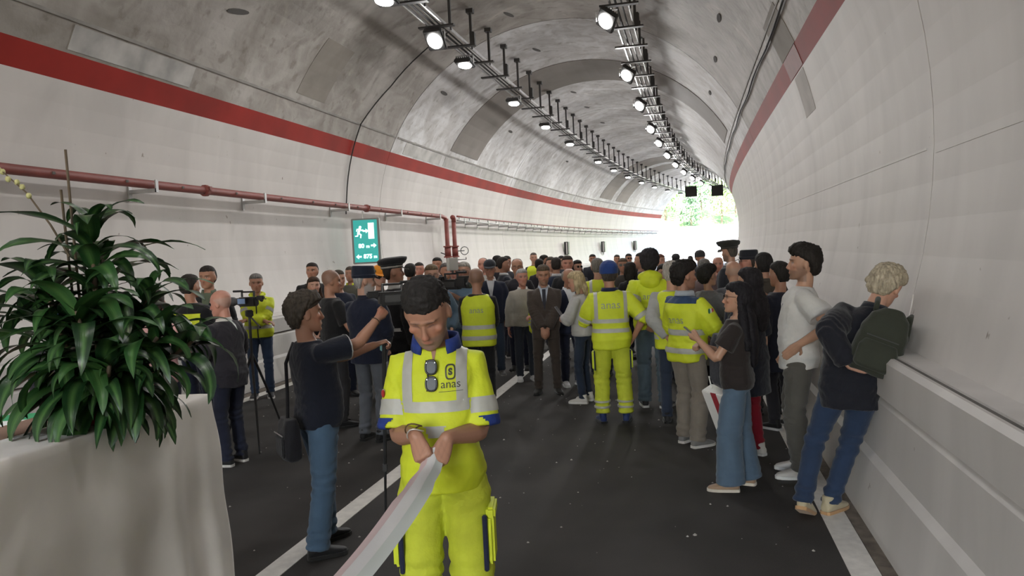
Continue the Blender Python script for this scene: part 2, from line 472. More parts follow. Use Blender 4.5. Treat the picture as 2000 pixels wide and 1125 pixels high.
leftY = [-9.3, -5.3, -1.3, 2.7, 6.7, 10.6, 12.9, 14.7, 18.9, 22.9, 27.0, 33.1, 37.1, 41.1, 45.1, 49.1, 53.1, 57.1]
ordw = ['first', 'second', 'third', 'fourth', 'fifth', 'sixth', 'seventh', 'eighth', 'ninth', 'tenth', 'eleventh', 'twelfth', 'thirteenth']
for i, y in enumerate(rightY):
    k = i-6
    lamp(y, -1.2, ('glowing floodlight in the right ceiling row, %s from the camera' % ordw[k]) if k >= 0 else 'floodlight in the right ceiling row, %s back from the nearest one in view' % ordw[5-i], -30 if y > 0 else 0, 'right row of tunnel lamps')
for i, y in enumerate(leftY):
    k = i-6
    lamp(y, -4.29, ('floodlight under the left cable tray, %s from the camera' % ordw[k]) if k >= 0 else 'floodlight in the left ceiling row, %s back from the nearest one in view' % ordw[5-i], -38 if i == 6 else -6, 'left row of tunnel lamps')
# ------------------------------------------------------------------ fire main, brackets, risers
M_pipe = mat('red_pipe', (.22, .055, .045), .55, var=.15, vscale=5)
M_grey = mat('grey_box', (.30, .30, .29), .5)
M_white = mat('white_plastic', (.78, .77, .75), .45)
M_black = mat('black_plastic', (.018, .018, .019), .45)
PO, PZ = -6.83, 2.98
root = empty('fire_main_pipe', T(12, -7, PZ)); L0 = root.location.copy(); tag(root, 'red fire water pipe on steel brackets along the left wall, ending at the risers', 'pipe')
MB().tube([T(-6+.5*i, PO, PZ)-L0 for i in range(53)]+[T(20.33, PO, PZ-.03)-L0, T(20.36, PO, PZ-.1)-L0], .058, 10).build('pipe', M_pipe, root, True)
cou = MB().tube([(0, -.05, 0), (0, -.03, 0), (0, .03, 0), (0, .05, 0)], [.062, .085, .085, .062], 10).box((.075, 0, .03), (.05, .05, .05)).mesh(); cou.materials.append(M_pipe)
stud = MB().box((.055, 0, 0), (.03, .035, .03)).mesh(); stud.materials.append(M_joint)
arm = MB().box((-.10, 0, -.085), (.42, .05, .05)).box((.10, 0, -.03), (.018, .05, .16)).box((-.31, 0, -.09), (.02, .06, .24)).mesh(); arm.materials.append(M_steel)
for y in [-3.1, .1, 3.1, 5.8, 8.45, 11.0, 14.05, 16.85, 19.6]:
    o = obj('bracket', arm, None, root); o.matrix_local = Matrix.Translation(-L0) @ TM(y, PO+.02, PZ)
for y in [-2, 4.0, 9.62, 15.15]:
    o = obj('coupling', cou, None, root); o.matrix_local = Matrix.Translation(-L0) @ TM(y, PO, PZ)
for y in [5.9, 6.9, 8.0, 9.05, 10.3, 11.6, 12.7, 13.6, 14.6, 15.8, 17.4, 18.3, 19.1]:
    o = obj('stud', stud, None, root); o.matrix_local = Matrix.Translation(-L0) @ TM(y, PO, PZ)
# far cable ladder that carries on behind the risers
root = empty('wall_cable_ladder', T(30, -7, PZ)); L0 = root.location.copy(); tag(root, 'thin cable ladder on brackets along the left wall beyond the red risers', 'cable tray')
for dz in (-.07, .05):
    MB().tube([T(21.4+.5*i, PO, PZ+dz)-L0 for i in range(77)], .028, 6).build('rail', M_pipe if dz > 0 else M_steel, root, True)
for i in range(30):
    y = 21.8+1.27*i
    o = obj('bracket', arm, None, root); o.matrix_local = Matrix.Translation(-L0) @ TM(y, PO, PZ-.05)
rungm = MB().box((0, 0, 0), (.03, .04, .14)).mesh(); rungm.materials.append(M_steel)
for i in range(38):
    o = obj('rung', rungm, None, root); o.matrix_local = Matrix.Translation(-L0) @ TM(21.6+i, PO, PZ-.01)
def riser(y, label, valve):
    root = empty('pipe_riser', T(y, PO+.02, 0)); root.rotation_euler.z = Trot(y); tag(root, label, 'pipe', 'red risers')
    MB().tube([(0, 0, PZ-.06), (0, 0, 1.1)], .066, 10).build('pipe', M_pipe, root, True)
    MB().tube([(0, -.10 if valve else .0, PZ), (0, -.04 if valve else .0, PZ+.0), (0, 0, PZ-.05), (0, 0, PZ-.14)], .072, 10).build('elbow', M_pipe, root, True)
    for z in (2.12, 1.82, 1.62):
        MB().tube([(0, 0, z-.02), (0, 0, z+.02)], .125, 12).build('flange', M_pipe, root)
    MB().tube([(0, 0, 1.84), (0, 0, 2.1)], .095, 10).build('valve_body', M_pipe, root, True)
    MB().tube([(0, 0, 1.1), (0, 0, 1.6)], .09, 10).build('lower_sleeve', M_dark, root, True)
    if valve:
        w = MB()
        w.tube([(.12*math.cos(a*.524)+.30, -.02, 1.98+.12*math.sin(a*.524)) for a in range(13)], .012, 5); w.tube([(.1, -.02, 1.98), (.3, -.02, 1.98)], .014, 6)
        w.build('handwheel', M_dark, root)
        MB().tube([(.07, 0, 1.72), (.33, 0, 1.72), (.33, 0, 1.78)], .016, 6).build('drain_tap', M_dark, root)
    else:
        MB().tube([(-.07, -.05, 1.9), (-.2, -.05, 1.95)], .016, 6).build('drain_tap', M_dark, root)
riser(20.36, 'red vertical riser pipe dropping from the end of the left fire pipe', False)
riser(21.0, 'red vertical riser pipe with side handwheel, right of its twin riser', True)

# ------------------------------------------------------------------ lit escape sign
M_teal = mat('teal_lit_panel', (.0, .37, .35), .4, emit=.95)
M_lit = mat('white_lit_print', (.80, 1, .96), .4, emit=2.0)
M_frame = mat('sign_frame', (.20, .21, .21), .5)
def text_mesh(s, size, ext=.002, bold=0.0):
    c = bpy.data.curves.new('t', 'FONT'); c.body = s; c.size = size; c.extrude = ext; c.align_x = 'CENTER'; c.align_y = 'CENTER'; c.offset = bold; c.resolution_u = 4
    o = bpy.data.objects.new('t', c); COL.objects.link(o)
    me = bpy.data.meshes.new_from_object(o.evaluated_get(bpy.context.evaluated_depsgraph_get()))
    bpy.data.objects.remove(o); bpy.data.curves.remove(c)
    return me
SW, SH = .60, .97
sg = empty('escape_sign', T(14.72, -6.69, 1.77)); sg.rotation_euler.z = Trot(14)+R_(12); tag(sg, 'lit teal emergency escape sign with running figure and distances on left wall', 'sign')
MB().box((0, .06, SH/2), (SW, .12, SH), bev=.012).build('housing', M_frame, sg)
MB().box((0, -.003, SH/2), (SW-.09, .012, SH-.07)).build('lit_panel', M_teal, sg)
def face(me, x, z, name):
    o = obj(name, me, M_lit, sg); o.location = (x, -.012, z); o.rotation_euler = (math.pi/2, 0, 0); return o
MB().box((.125, -.012, .70), (.125, .006, .34)).build('door_symbol', M_lit, sg)
ar = [(-.06, -.018), (.0, -.018), (.0, -.05), (.06, 0), (.0, .05), (.0, .018), (-.06, .018)]
face(MB().prism(ar, 0, .004).mesh(), .01, .70, 'arrow')
rm = MB()
def bar2(p, q, w):
    p, q = Vector((*p, 0)), Vector((*q, 0)); t = (q-p).normalized(); n_ = Vector((-t.y, t.x, 0))*w/2; a = t*w*.3
    rm.add([p-n_-a, q-n_+a, q+n_+a, p+n_-a], [(0, 1, 2, 3)])
rm.prism([(.02+.028*math.cos(k*math.pi/5), .105+.028*math.sin(k*math.pi/5)) for k in range(10)], 0, .004)
for p, q, w_ in [((.01, .07), (-.025, -.02), .05), ((.01, .065), (.055, .03), .022), ((.055, .03), (.075, .05), .02), ((0, .065), (-.05, .06), .022), ((-.05, .06), (-.06, .02), .02),
                 ((-.02, -.02), (.03, -.06), .028), ((.03, -.06), (.02, -.12), .026), ((-.025, -.02), (-.045, -.08), .028), ((-.045, -.08), (-.09, -.085), .024)]:
    bar2(p, q, w_)
face(rm.mesh(), -.125, .68, 'running_figure')
face(text_mesh('80', .125, .002, .004), -.10, .38, 'digits'); face(text_mesh('m', .10, .002, .003), .04, .37, 'unit_letter')
face(MB().prism(ar, 0, .004).mesh(), .165, .385, 'arrow')
face(MB().prism([(-x, y) for x, y in ar][::-1], 0, .004).mesh(), -.165, .155, 'arrow')
face(text_mesh('875', .125, .002, .004), .03, .155, 'digits'); face(text_mesh('m', .10, .002, .003), .19, .145, 'unit_letter')
MB().tube([(-.05, .06, SH), (-.05, .06, SH+.16)], .016, 6).build('mount', M_steel, sg)
# dark cable dropping from the tray over the vault to the sign
cp = [(14.95, -26), (14.95, -36), (14.9, -48), (14.55, -61), (14.62, -70), (14.72, -82), (14.72, -88)]
pts = []
for (ya, aa), (yb, ab) in zip(cp[:-1], cp[1:]):
    for k in range(4): pts.append(S(ya+(yb-ya)*k/4, aa+(ab-aa)*k/4, TR-.03))
cb = MB().tube(pts, .014, 5).build('power_cable', M_cable); tag(cb, 'black power cable looping from the ceiling tray down to the escape sign', 'cable')
cb = MB().tube([S(-5+i, 63.4+.25*math.sin(i*1.7), TR-.03) for i in range(60)], .016, 5).build('wall_cable', M_cable); tag(cb, 'thin black cable running along the vault above the right red stripe', 'cable')
# far dark boxes on the left wall
for y, lab in ((37.3, 'dark narrow wall box on left wall, nearest of the three'), (45.5, 'dark narrow wall box on left wall, middle of the three'), (53.5, 'dark narrow wall box on left wall, farthest of the three')):
    r_ = empty('wall_box', T(y, -6.93, 1.6)); r_.rotation_euler.z = Trot(y); tag(r_, lab, 'wall box', 'wall boxes on the left wall')
    MB().box((0, 0, .335), (.22, .34, .67), bev=.01).build('housing', M_black, r_)
    MB().box((.03, -.172, .335), (.05, .008, .6)).build('front_strip', M_white, r_)
    MB().box((.0, 0, -.08), (.06, .06, .16)).build('cable_gland', M_white, r_)
# lane boxes hung under the vault near the exit
for off, y, lab in ((-2.25, 51.0, 'black lane signal box hanging near the tunnel exit, left one'), (-.66, 52.0, 'black lane signal box hanging near the tunnel exit, right one')):
    r_ = empty('lane_signal', T(y, off, 5.05)); r_.rotation_euler.z = Trot(y)+.15; tag(r_, lab, 'signal box', 'lane signals at the exit')
    MB().box((0, 0, .35), (.78, .25, .7), bev=.02).build('housing', M_black, r_)
    for x in (-.3, .3): MB().box((x, 0, .95), (.03, .03, .55)).build('hanger', M_steel, r_)
    MB().box((0, -.13, .72), (.8, .1, .03)).build('visor', M_black, r_)

# ------------------------------------------------------------------ outside the portal
M_earth = mat('pale_ground', (.50, .46, .38), .9, var=.2, vscale=.3)
M_hill = mat('hill_scrub', (.16, .24, .09), .95, var=.4, vscale=.25, bump=.6, bscale=2)
M_bld = mat('white_render', (.82, .80, .76), .7, var=.04)
M_win = mat('window_glass', (.10, .12, .16), .15)
M_roof = mat('roof_grey', (.40, .38, .36), .7)
gr = MB().box((20, 100, -.36), (160, 70, .7)).build('floor', M_earth); gr.name = 'floor'; tag(gr, kind='structure')
# hillside
hv = []; hf = []; nx, ny = 40, 16; rg = random.Random(5)
for j in range(ny+1):
    for i in range(nx+1):
        x = -30+110*i/nx; y = 104+60*j/ny
        z = -.3+26*(j/ny)**.8*(1+.12*math.sin(i*.7+j*.3))+rg.uniform(-.4, .4)*(1 if j else 0)
        hv.append((x, y, z))
for j in range(ny):
    for i in range(nx):
        p = j*(nx+1)+i; hf.append((p, p+1, p+nx+2, p+nx+1))
hill = obj('hillside', mesh_from(hv, hf, True), M_hill); tag(hill, kind='structure')
# low white building
bl = empty('white_building', (24.5, 96, 0)); tag(bl, 'low white building with small windows seen beyond the tunnel exit', 'building')
MB().box((0, 3, 1.95), (22, 6, 3.9)).build('wall', M_bld, bl)
MB().box((0, 3, 3.98), (22.6, 6.6, .16)).build('roof', M_roof, bl)
for x in (-2.9, -2.0, .75, 1.55, 5.5, 6.4):
    w_ = MB().box((x, -.02, 1.65), (.62, .08, 1.1)).build('window', M_bld, bl)
    MB().box((x, -.05, 1.65), (.5, .06, .98)).build('pane', M_win, w_)
    MB().box((x, -.09, 1.65), (.04, .04, .98)).build('mullion', M_bld, w_)
# trees on the slope
M_leafs = [mat('tree_leaf_a', (.12, .22, .06), .8, var=.4, vscale=.8), mat('tree_leaf_b', (.18, .27, .09), .8, var=.4, vscale=.8), mat('tree_leaf_c', (.09, .17, .08), .8, var=.4, vscale=.8)]
M_bark = mat('bark', (.12, .09, .06), .9, var=.3)
tdesc = ['dark bushy tree', 'pale green tree', 'blue-green conifer-like tree']
spots = [(16.5, 108, 5, 0), (20, 110, 6.5, 1), (23, 112, 7.5, 0), (26, 109, 5.5, 2), (28.5, 113, 7, 2), (31, 111, 6, 1), (34, 114, 7, 0), (18.5, 118, 8, 1), (22, 121, 9, 2), (27, 122, 9, 0), (32, 121, 8.5, 1), (37, 116, 6, 2), (13, 112, 6, 2)]
places = ['left of the exit, low down', 'low behind the building, second from left', 'behind the building centre', 'just right of the centre', 'right of the centre, tall', 'right, low', 'far right, low', 'higher up at left', 'higher up near centre', 'higher up right of centre', 'higher up at right', 'at the far right edge', 'at the far left edge']
for (x, y, h, k), pl in zip(spots, places):
    zb = 26*max(0, (y-104)/60)**.8-.4
    t_ = empty('hill_tree', (x, y, zb)); tag(t_, '%s on the sunny slope outside, %s' % (tdesc[k], pl), 'tree', 'trees on the slope outside')
    MB().tube([(0, 0, 0), (.1, 0, h*.3), (0, .1, h*.7)], [.18, .14, .06], 7).build('trunk', M_bark, t_)
    mb = MB()
    for q in range(520):
        a = rg.random()*6.283; zz = rg.random()**.8; rr = (1-abs(zz-.4)*.9)*h*.33*math.sqrt(rg.random())
        c = Vector((rr*math.cos(a), rr*math.sin(a), h*(.25+.75*zz))); s_ = rg.uniform(.16, .34)
        u_ = Vector((rg.gauss(0, 1), rg.gauss(0, 1), rg.gauss(0, 1))).normalized(); v_ = u_.orthogonal().normalized()
        mb.add([c-u_*s_, c+v_*s_*.5, c+u_*s_, c-v_*s_*.5], [(0, 1, 2, 3)])
    fo = mb.build('foliage', M_leafs[k], t_); tag(fo, kind='stuff')

# ------------------------------------------------------------------ cloth covered stand with the plant
M_cloth = mat('off_white_cloth', (.86, .82, .77), .85, var=.05, vscale=3, bump=.12, bscale=9, sheen=.2)
dirv = Vector((.182, .983, 0)); side = Vector((.983, -.182, 0))
SB = Vector((-1.75, 4.31, 0)); SL, SWD, SHH = 3.4, .36, 1.15
st = empty('cloth_covered_stand', SB-dirv*1.7-side*.2); tag(st, 'long stand draped in off-white cloth in the left foreground', 'stand')
L0 = st.location.copy()
prof = []   # (across from right edge (<0 to the left), z, slackness)
NS = 26
for k in range(NS): prof.append((0, SHH*k/NS, 1-k/NS))
prof += [(-.004, SHH-.008, 0), (-.015, SHH, 0)]
for k in range(1, 6): prof.append((-SWD*k/6, SHH-.004*math.sin(k*.5), 0))
prof += [(-SWD+.01, SHH, 0), (-SWD, SHH-.02, 0), (-SWD, SHH*.5, .5), (-SWD, 0, 1)]
NY = 90; v = []; f = []; n = len(prof)
def fold(t, z, sl):
    a = .012*math.sin(t*3.1+1.0+.8*math.sin(z*2.2))+.010*math.sin(t*7.7+2.2*z)+.006*math.sin(t*15+z*3)
    near = math.exp(-((t-.42)/.10)**2)*.022-math.exp(-((t-.30)/.08)**2)*.014+math.exp(-((t-.12)/.05)**2)*.012-math.exp(-((t-.2)/.04)**2)*.008
    sag = .012*math.sin(z*9+t*1.3)*math.exp(-((z-.75)/.35)**2)
    return (a*(.25+1.2*sl)+near*(.5+.6*sl)+sag)*min(1, 6*sl+.02)+.05*sl
for j in range(NY+1):
    t = SL*(j/NY)**1.6
    for (a, z, sl) in prof:
        d = fold(t, z, sl)*(1 if a > -.1 else -1)
        z_ = z - (.012*math.sin(t*2.3+.5) if z > SHH-.03 else 0)*(1 if a > -.02 else .6)
        p = SB-dirv*t+side*(a+d); p.z = z_
        if j == 0: p -= dirv*(-.02*sl)
        v.append(p-L0)
for j in range(NY):
    for k in range(n-1):
        p = j*n+k; f.append((p, p+1, p+n+1, p+n))
f.append(tuple(range(n-1, -1, -1)))
obj('cloth', mesh_from(v, f, True), M_cloth, st)
M_terra = mat('terracotta', (.42, .26, .19), .8, var=.12, vscale=4)
M_soil = mat('soil', (.035, .022, .015), .95, var=.4, vscale=30, bump=.5, bscale=60)
M_redp2 = mat('red_pot', (.35, .02, .03), .4)
tr = empty('planter_trough', SB-dirv*1.9-side*(SWD+.17)); tr.rotation_euler.z = math.atan2(-.182, .983); tag(tr, 'long terracotta coloured trough behind the cloth-covered stand', 'planter')
MB().box((0, 0, .55), (.26, 3.0, 1.1), bev=.015).build('body', M_terra, tr)
MB().box((0, 0, 1.11), (.28, 3.05, .05), bev=.01).build('rim', M_terra, tr)

# tricolour ribbon stretched at the left edge
M_flag = [mat('ribbon_green', (.03, .30, .12), .6), mat('ribbon_white', (.75, .75, .73), .6), mat('ribbon_red', (.55, .05, .05), .6)]
fr = empty('tricolour_ribbon', (-3.1, 4.55, .93)); tag(fr, 'tricolour ribbon stretched behind the plant at the left edge', 'ribbon')
for k, (z0, z1) in enumerate(((.09, .125), (.03, .09), (0, .03))):
    mb = MB()
    for i in range(13):
        x = -.75+1.5*i/12; y = .02*math.sin(i*.9); s_ = -.02*math.sin(math.pi*i/12)
        mb.v += [(x, y, z0+s_), (x, y, z1+s_), (x, y+.003, z1+s_), (x, y+.003, z0+s_)]
    for i in range(12):
        for q in range(4): mb.f.append((4*i+q, 4*i+(q+1) % 4, 4*i+4+(q+1) % 4, 4*i+4+q))
    mb.build(('green_stripe', 'white_stripe', 'red_stripe')[k], M_flag[k], fr)
for x in (-.75, .75): MB().tube([(x, .02, -.93), (x, .02, .16)], .014, 8).build('post', M_white, fr)

# plant
def leaf_mat():
    m = bpy.data.materials.new('dracaena_leaf'); m.use_nodes = True
    n = m.node_tree.nodes; l = m.node_tree.links; b = n['Principled BSDF']
    oi = n.new('ShaderNodeObjectInfo'); r = n.new('ShaderNodeValToRGB')
    r.color_ramp.elements[0].color = (.010, .035, .012, 1); r.color_ramp.elements[1].color = (.035, .105, .028, 1)
    e = r.color_ramp.elements.new(.6); e.color = (.016, .055, .016, 1)
    l.new(oi.outputs['Random'], r.inputs[0])
    a = n.new('ShaderNodeAttribute'); a.attribute_name = 'rib'
    x = n.new('ShaderNodeMix'); x.data_type = 'RGBA'; l.new(a.outputs['Fac'], x.inputs[0]); l.new(r.outputs[0], x.inputs[6]); x.inputs[7].default_value = (.07, .16, .045, 1)
    l.new(x.outputs[2], b.inputs['Base Color']); b.inputs['Roughness'].default_value = .34; b.inputs['Specular IOR Level'].default_value = .5
    t = n.new('ShaderNodeTexCoord'); mp = n.new('ShaderNodeMapping'); mp.inputs['Scale'].default_value = (2, 60, 2); l.new(t.outputs['Object'], mp.inputs[0])
    q = n.new('ShaderNodeTexNoise'); q.inputs['Scale'].default_value = 3; l.new(mp.outputs[0], q.inputs['Vector'])
    bp = n.new('ShaderNodeBump'); bp.inputs['Strength'].default_value = .15; bp.inputs['Distance'].default_value = .01; l.new(q.outputs[0], bp.inputs['Height']); l.new(bp.outputs[0], b.inputs['Normal'])
    return m
M_leaf = leaf_mat()
rg = random.Random(21)
def leaf_mesh(L, W, e0, droop, twist, fold_):
    n_ = 12; v = []; f = []; rib = []
    x = z = 0.0; e = e0; tw = 0
    for i in range(n_+1):
        t = i/n_
        w_ = W*(math.sin(math.pi*min(1, (t*.93+.07))**.8)**.75)*(1 if t < .97 else .3)
        if t < .08: w_ = W*(.28+t*3)
        tw = twist*t
        nx_, nz_ = -math.sin(e), math.cos(e)
        for s_ in (-1, -.5, 0, .5, 1):
            up = fold_*abs(s_)*w_*.5+.004*math.sin(t*14+s_*2)*abs(s_)
            yy = s_*w_*math.cos(tw); lift = up+s_*w_*math.sin(tw)
            v.append((x+nx_*lift, yy, z+nz_*lift)); rib.append(1.0 if s_ == 0 else 0.0)
        x += math.cos(e)*L/n_; z += math.sin(e)*L/n_
        e -= droop*(.5+1.2*t)/n_
    for i in range(n_):
        for k in range(4):
            p = i*5+k; f.append((p, p+5, p+6, p+1))
    me = mesh_from(v, f, True)
    at_ = me.attributes.new('rib', 'FLOAT', 'POINT'); at_.data.foreach_set('value', rib)
    me.materials.append(M_leaf)
    return me
LV = [leaf_mesh(rg.uniform(.34, .52), rg.uniform(.036, .050), e0, dr, rg.uniform(-.6, .6), rg.uniform(.1, .5))
      for e0, dr in [(1.1, 1.6), (.9, 1.9), (.7, 1.7), (.5, 1.9), (.3, 1.8), (.1, 1.5), (-.2, 1.2), (-.5, .9), (1.2, 2.6), (.8, 2.7), (.4, 2.4), (.0, 1.9), (-.4, 1.4), (.6, 1.2)]]
pl = empty('potted_dracaena', (-2.01, 3.63, 1.15)); tag(pl, 'bushy dark green dracaena with long drooping leaves on the cloth-covered stand', 'plant')
MB().loft([[(r*math.cos(a*.5236), r*math.sin(a*.5236), z) for a in range(12)] for r, z in ((.085, -.0), (.10, .02), (.115, .12), (.122, .13), (.122, .15), (.108, .15))]).build('pot', M_redp2, pl)
MB().loft([[(r*math.cos(a*.5236), r*math.sin(a*.5236), z) for a in range(12)] for r, z in ((.105, .14), (.10, .16))]).build('soil', M_soil, pl)
canes = [((0, 0), (.02, .0), .98, 62, .85), ((-.05, -.06), (-.20, -.05), .70, 46, .62), ((.05, .04), (.25, .06), .62, 46, .52), ((.0, -.06), (.05, -.22), .55, 40, .45), ((.02, .06), (-.02, .16), .80, 34, .5), ((-.06, .0), (-.30, .08), .5, 34, .36), ((.06, -.02), (.33, -.06), .40, 30, .28), ((.08, .0), (.44, .06), .36, 24, .22), ((.04, -.06), (.20, -.26), .30, 22, .2)]
for (bx, by), (tx, ty), hz, nl, span in canes:
    base = Vector((bx, by, .12)); top = Vector((tx, ty, hz))
    MB().tube([base, base.lerp(top, .5)+Vector((.01, 0, 0)), top], [.014, .013, .009], 7).build('cane', M_bark, pl, True)
    for k in range(nl):
        t = k/(nl-1)
        p = base.lerp(top, 1-span*(1-t)/max(.01, (hz-.12)) if hz-.12 > span else t)
        az = k*2.39996+rg.uniform(-.3, .3)
        up = t
        idx = (rg.choice([0, 8, 1, 9, 13]) if up > .85 else rg.choice([1, 2, 3, 9, 10, 13]) if up > .55 else rg.choice([3, 4, 5, 10, 11, 6]) if up > .25 else rg.choice([5, 6, 7, 11, 12]))
        s_ = rg.uniform(.75, 1.08)*(.75 if up > .93 else 1)
        o = obj('leaf', LV[idx], None, pl, p, (rg.uniform(-.2, .2), 0, az)); o.scale = (s_, s_*rg.uniform(.9, 1.25), s_)
for (a, b) in (((-.06, .02, .1), (-.09, .03, 1.31)), ((-.09, .03, .1), (-.12, .02, 1.12))):
    MB().tube([a, b], .007, 6).build('stake', M_bark, pl)
M_bud = mat('pale_yellow_bud', (.52, .50, .22), .6)
sp = [(-.08, -.02, .80), (-.14, -.05, .95), (-.22, -.08, 1.10), (-.31, -.10, 1.20), (-.42, -.11, 1.26)]
MB().tube(sp, [.006, .005, .004, .003, .002], 5).build('flower_stalk', M_bark, pl)
for k in range(9):
    t = k/8; a = Vector(sp[2]).lerp(Vector(sp[3]), min(1, t*2)) if t < .5 else Vector(sp[3]).lerp(Vector(sp[4]), t*2-1)
    MB().sphere(a+Vector((rg.uniform(-.008, .008), rg.uniform(-.008, .008), rg.uniform(-.012, .006))), (.013, .012, .015), nu=8, nv=6).build('bud', M_bud, pl, True)
# ------------------------------------------------------------------ people: library
def V3(*a): return np.array(a, float)
def ring(c, U, V, e=2.0, n=18):
    th = np.arange(n)*2*np.pi/n
    cs, sn = np.cos(th), np.sin(th)
    a = np.sign(cs)*np.abs(cs)**(2/e); b = np.sign(sn)*np.abs(sn)**(2/e)
    return c[None]+a[:, None]*U[None]+b[:, None]*V[None]
class Sh:
    """overlapping closed shells, merged afterwards by a voxel remesh"""
    def __init__(s): s.v = []; s.f = []; s.n = 0
    def rings(s, rs):
        n = len(rs[0]); k = s.n
        for r in rs: s.v.append(np.asarray(r, float))
        m = len(rs)
        for i in range(m-1):
            for j in range(n):
                j2 = (j+1) % n
                s.f.append((k+i*n+j, k+i*n+j2, k+(i+1)*n+j2, k+(i+1)*n+j))
        s.f.append(tuple(k+j for j in range(n-1, -1, -1))); s.f.append(tuple(k+(m-1)*n+j for j in range(n)))
        s.n += n*m
    def limb(s, pts, rad, n=14, round_=True, flat=1.0, side=None):
        pts = [np.asarray(p, float) for p in pts]
        ex = []
        if round_:
            d0 = pts[0]-pts[1]; d0 /= np.linalg.norm(d0); d1 = pts[-1]-pts[-2]; d1 /= np.linalg.norm(d1)
            r0, r1 = rad[0], rad[-1]
            pts = [pts[0]+d0*r0*.85, pts[0]+d0*r0*.5]+pts+[pts[-1]+d1*r1*.5, pts[-1]+d1*r1*.85]
            rad = [r0*.45, r0*.85]+list(rad)+[r1*.85, r1*.45]
        up = np.asarray(side, float) if side is not None else V3(.31, .22, .92)
        rs = []
        a = None
        for i, p in enumerate(pts):
            if i == 0: t = pts[1]-p
            elif i == len(pts)-1: t = p-pts[i-1]
            else:
                t1 = pts[i+1]-p; t0 = p-pts[i-1]; t = t1/np.linalg.norm(t1)+t0/np.linalg.norm(t0)
            t = t/np.linalg.norm(t)
            if a is None: a = up-t*np.dot(up, t)
            else: a = a-t*np.dot(a, t)
            if np.linalg.norm(a) < 1e-4: a = V3(1, 0, 0)-t*t[0]
            a = a/np.linalg.norm(a); b = np.cross(t, a)
            rs.append(ring(p, a*rad[i], b*rad[i]*flat, 2.0, n))
        s.rings(rs)
    def ball(s, c, r, n=12):
        r = np.asarray([r, r, r] if np.isscalar(r) else r, float); c = np.asarray(c, float)
        rs = []
        for i in range(1, 8):
            ph = math.pi*i/8
            rs.append(ring(c+V3(0, 0, -r[2]*math.cos(ph)), V3(r[0]*math.sin(ph), 0, 0), V3(0, r[1]*math.sin(ph), 0), 2.0, n))
        s.rings(rs)
    def ballM(s, M, r, n=12):
        k0 = len(s.v); s.ball((0, 0, 0), r, n)
        for i in range(k0, len(s.v)): s.v[i] = s.v[i] @ M[:3, :3].T+M[:3, 3]
    def mesh(s):
        me = bpy.data.meshes.new('sh'); me.from_pydata(np.concatenate(s.v).tolist(), [], s.f); me.update(); return me
TMP = bpy.data.scenes.new('workshop')
def remesh(sh, vox, smooth=3):
    """voxel remesh + smooth, returns (verts, mesh)"""
    me = sh.mesh(); o = bpy.data.objects.new('r', me); TMP.collection.objects.link(o)
    md = o.modifiers.new('r', 'REMESH'); md.mode = 'VOXEL'; md.voxel_size = vox; md.use_smooth_shade = True
    if smooth:
        ms = o.modifiers.new('s', 'SMOOTH'); ms.iterations = smooth; ms.factor = .5
    vl = TMP.view_layers[0]; vl.update(); dg = vl.depsgraph
    m2 = bpy.data.meshes.new_from_object(o.evaluated_get(dg))
    bpy.data.objects.remove(o); bpy.data.meshes.remove(me)
    return m2
def mv(me):
    a = np.empty(len(me.vertices)*3, np.float32); me.vertices.foreach_get('co', a); return a.reshape(-1, 3).astype(float)
def mn(me):
    a = np.empty(len(me.vertices)*3, np.float32); me.vertices.foreach_get('normal', a); return a.reshape(-1, 3).astype(float)
def setv(me, v):
    me.vertices.foreach_set('co', v.astype(np.float32).ravel()); me.update()
def setcol(me, c):
    a = me.color_attributes.new('Col', 'FLOAT_COLOR', 'POINT')
    a.data.foreach_set('color', np.concatenate([c, np.ones((len(c), 1))], 1).astype(np.float32).ravel())
def wav(p, seed, k, n=7):
    """smooth pseudo noise, -1..1"""
    r = np.random.RandomState(seed); o = np.zeros(len(p))
    q = p+.05*np.sin(p[:, [1, 2, 0]]*np.asarray(k)*.7+r.rand(3)*6)
    for i in range(n):
        d = r.normal(size=3)*np.asarray(k); o += np.sin(q @ d+r.rand()*6.28)
    return o/n*1.5
def rx(a): c, s = math.cos(a), math.sin(a); return np.array([[1, 0, 0], [0, c, -s], [0, s, c]])
def ry(a): c, s = math.cos(a), math.sin(a); return np.array([[c, 0, s], [0, 1, 0], [-s, 0, c]])
def rz(a): c, s = math.cos(a), math.sin(a); return np.array([[c, -s, 0], [s, c, 0], [0, 0, 1]])
def sst(x): x = min(1, max(0, x)); return x*x*(3-2*x)
SKIN = {'fair': (.50, .28, .20), 'tan': (.40, .205, .135), 'pink': (.52, .25, .185), 'dark': (.28, .14, .09), 'olive': (.43, .245, .165)}
M_skin = mat('skin', (1, 1, 1), .48, attr='Col', bump=.05, bscale=180, spec=.4)
def cloth(col, rough=.85, sheen=.15, bump=.18, bscale=55, var=.08):
    key = 'cloth_%02x%02x%02x_%d' % (int(col[0]*255), int(col[1]*255), int(col[2]*255), int(rough*100))
    return mat(key, col, rough, var=var, vscale=7, bump=bump, bscale=bscale, sheen=sheen, spec=.25)
HIVIS = (.60, .68, .032)
M_hv = mat('hi_vis_yellow', HIVIS, .6, var=.06, vscale=8, bump=.15, bscale=45, spec=.3)
M_hvt = mat('hi_vis_twill', (.52, .575, .045), .75, var=.10, vscale=9, bump=.25, bscale=60, spec=.25)
M_tape = mat('reflective_tape', (.42, .42, .38), .42, var=.05, vscale=20, spec=.6)
NAVY = (.010, .013, .028); BLACK = (.010, .010, .011); CHAR = (.028, .027, .030); BLUEJ = (.045, .085, .15); GREYT = (.10, .10, .105)

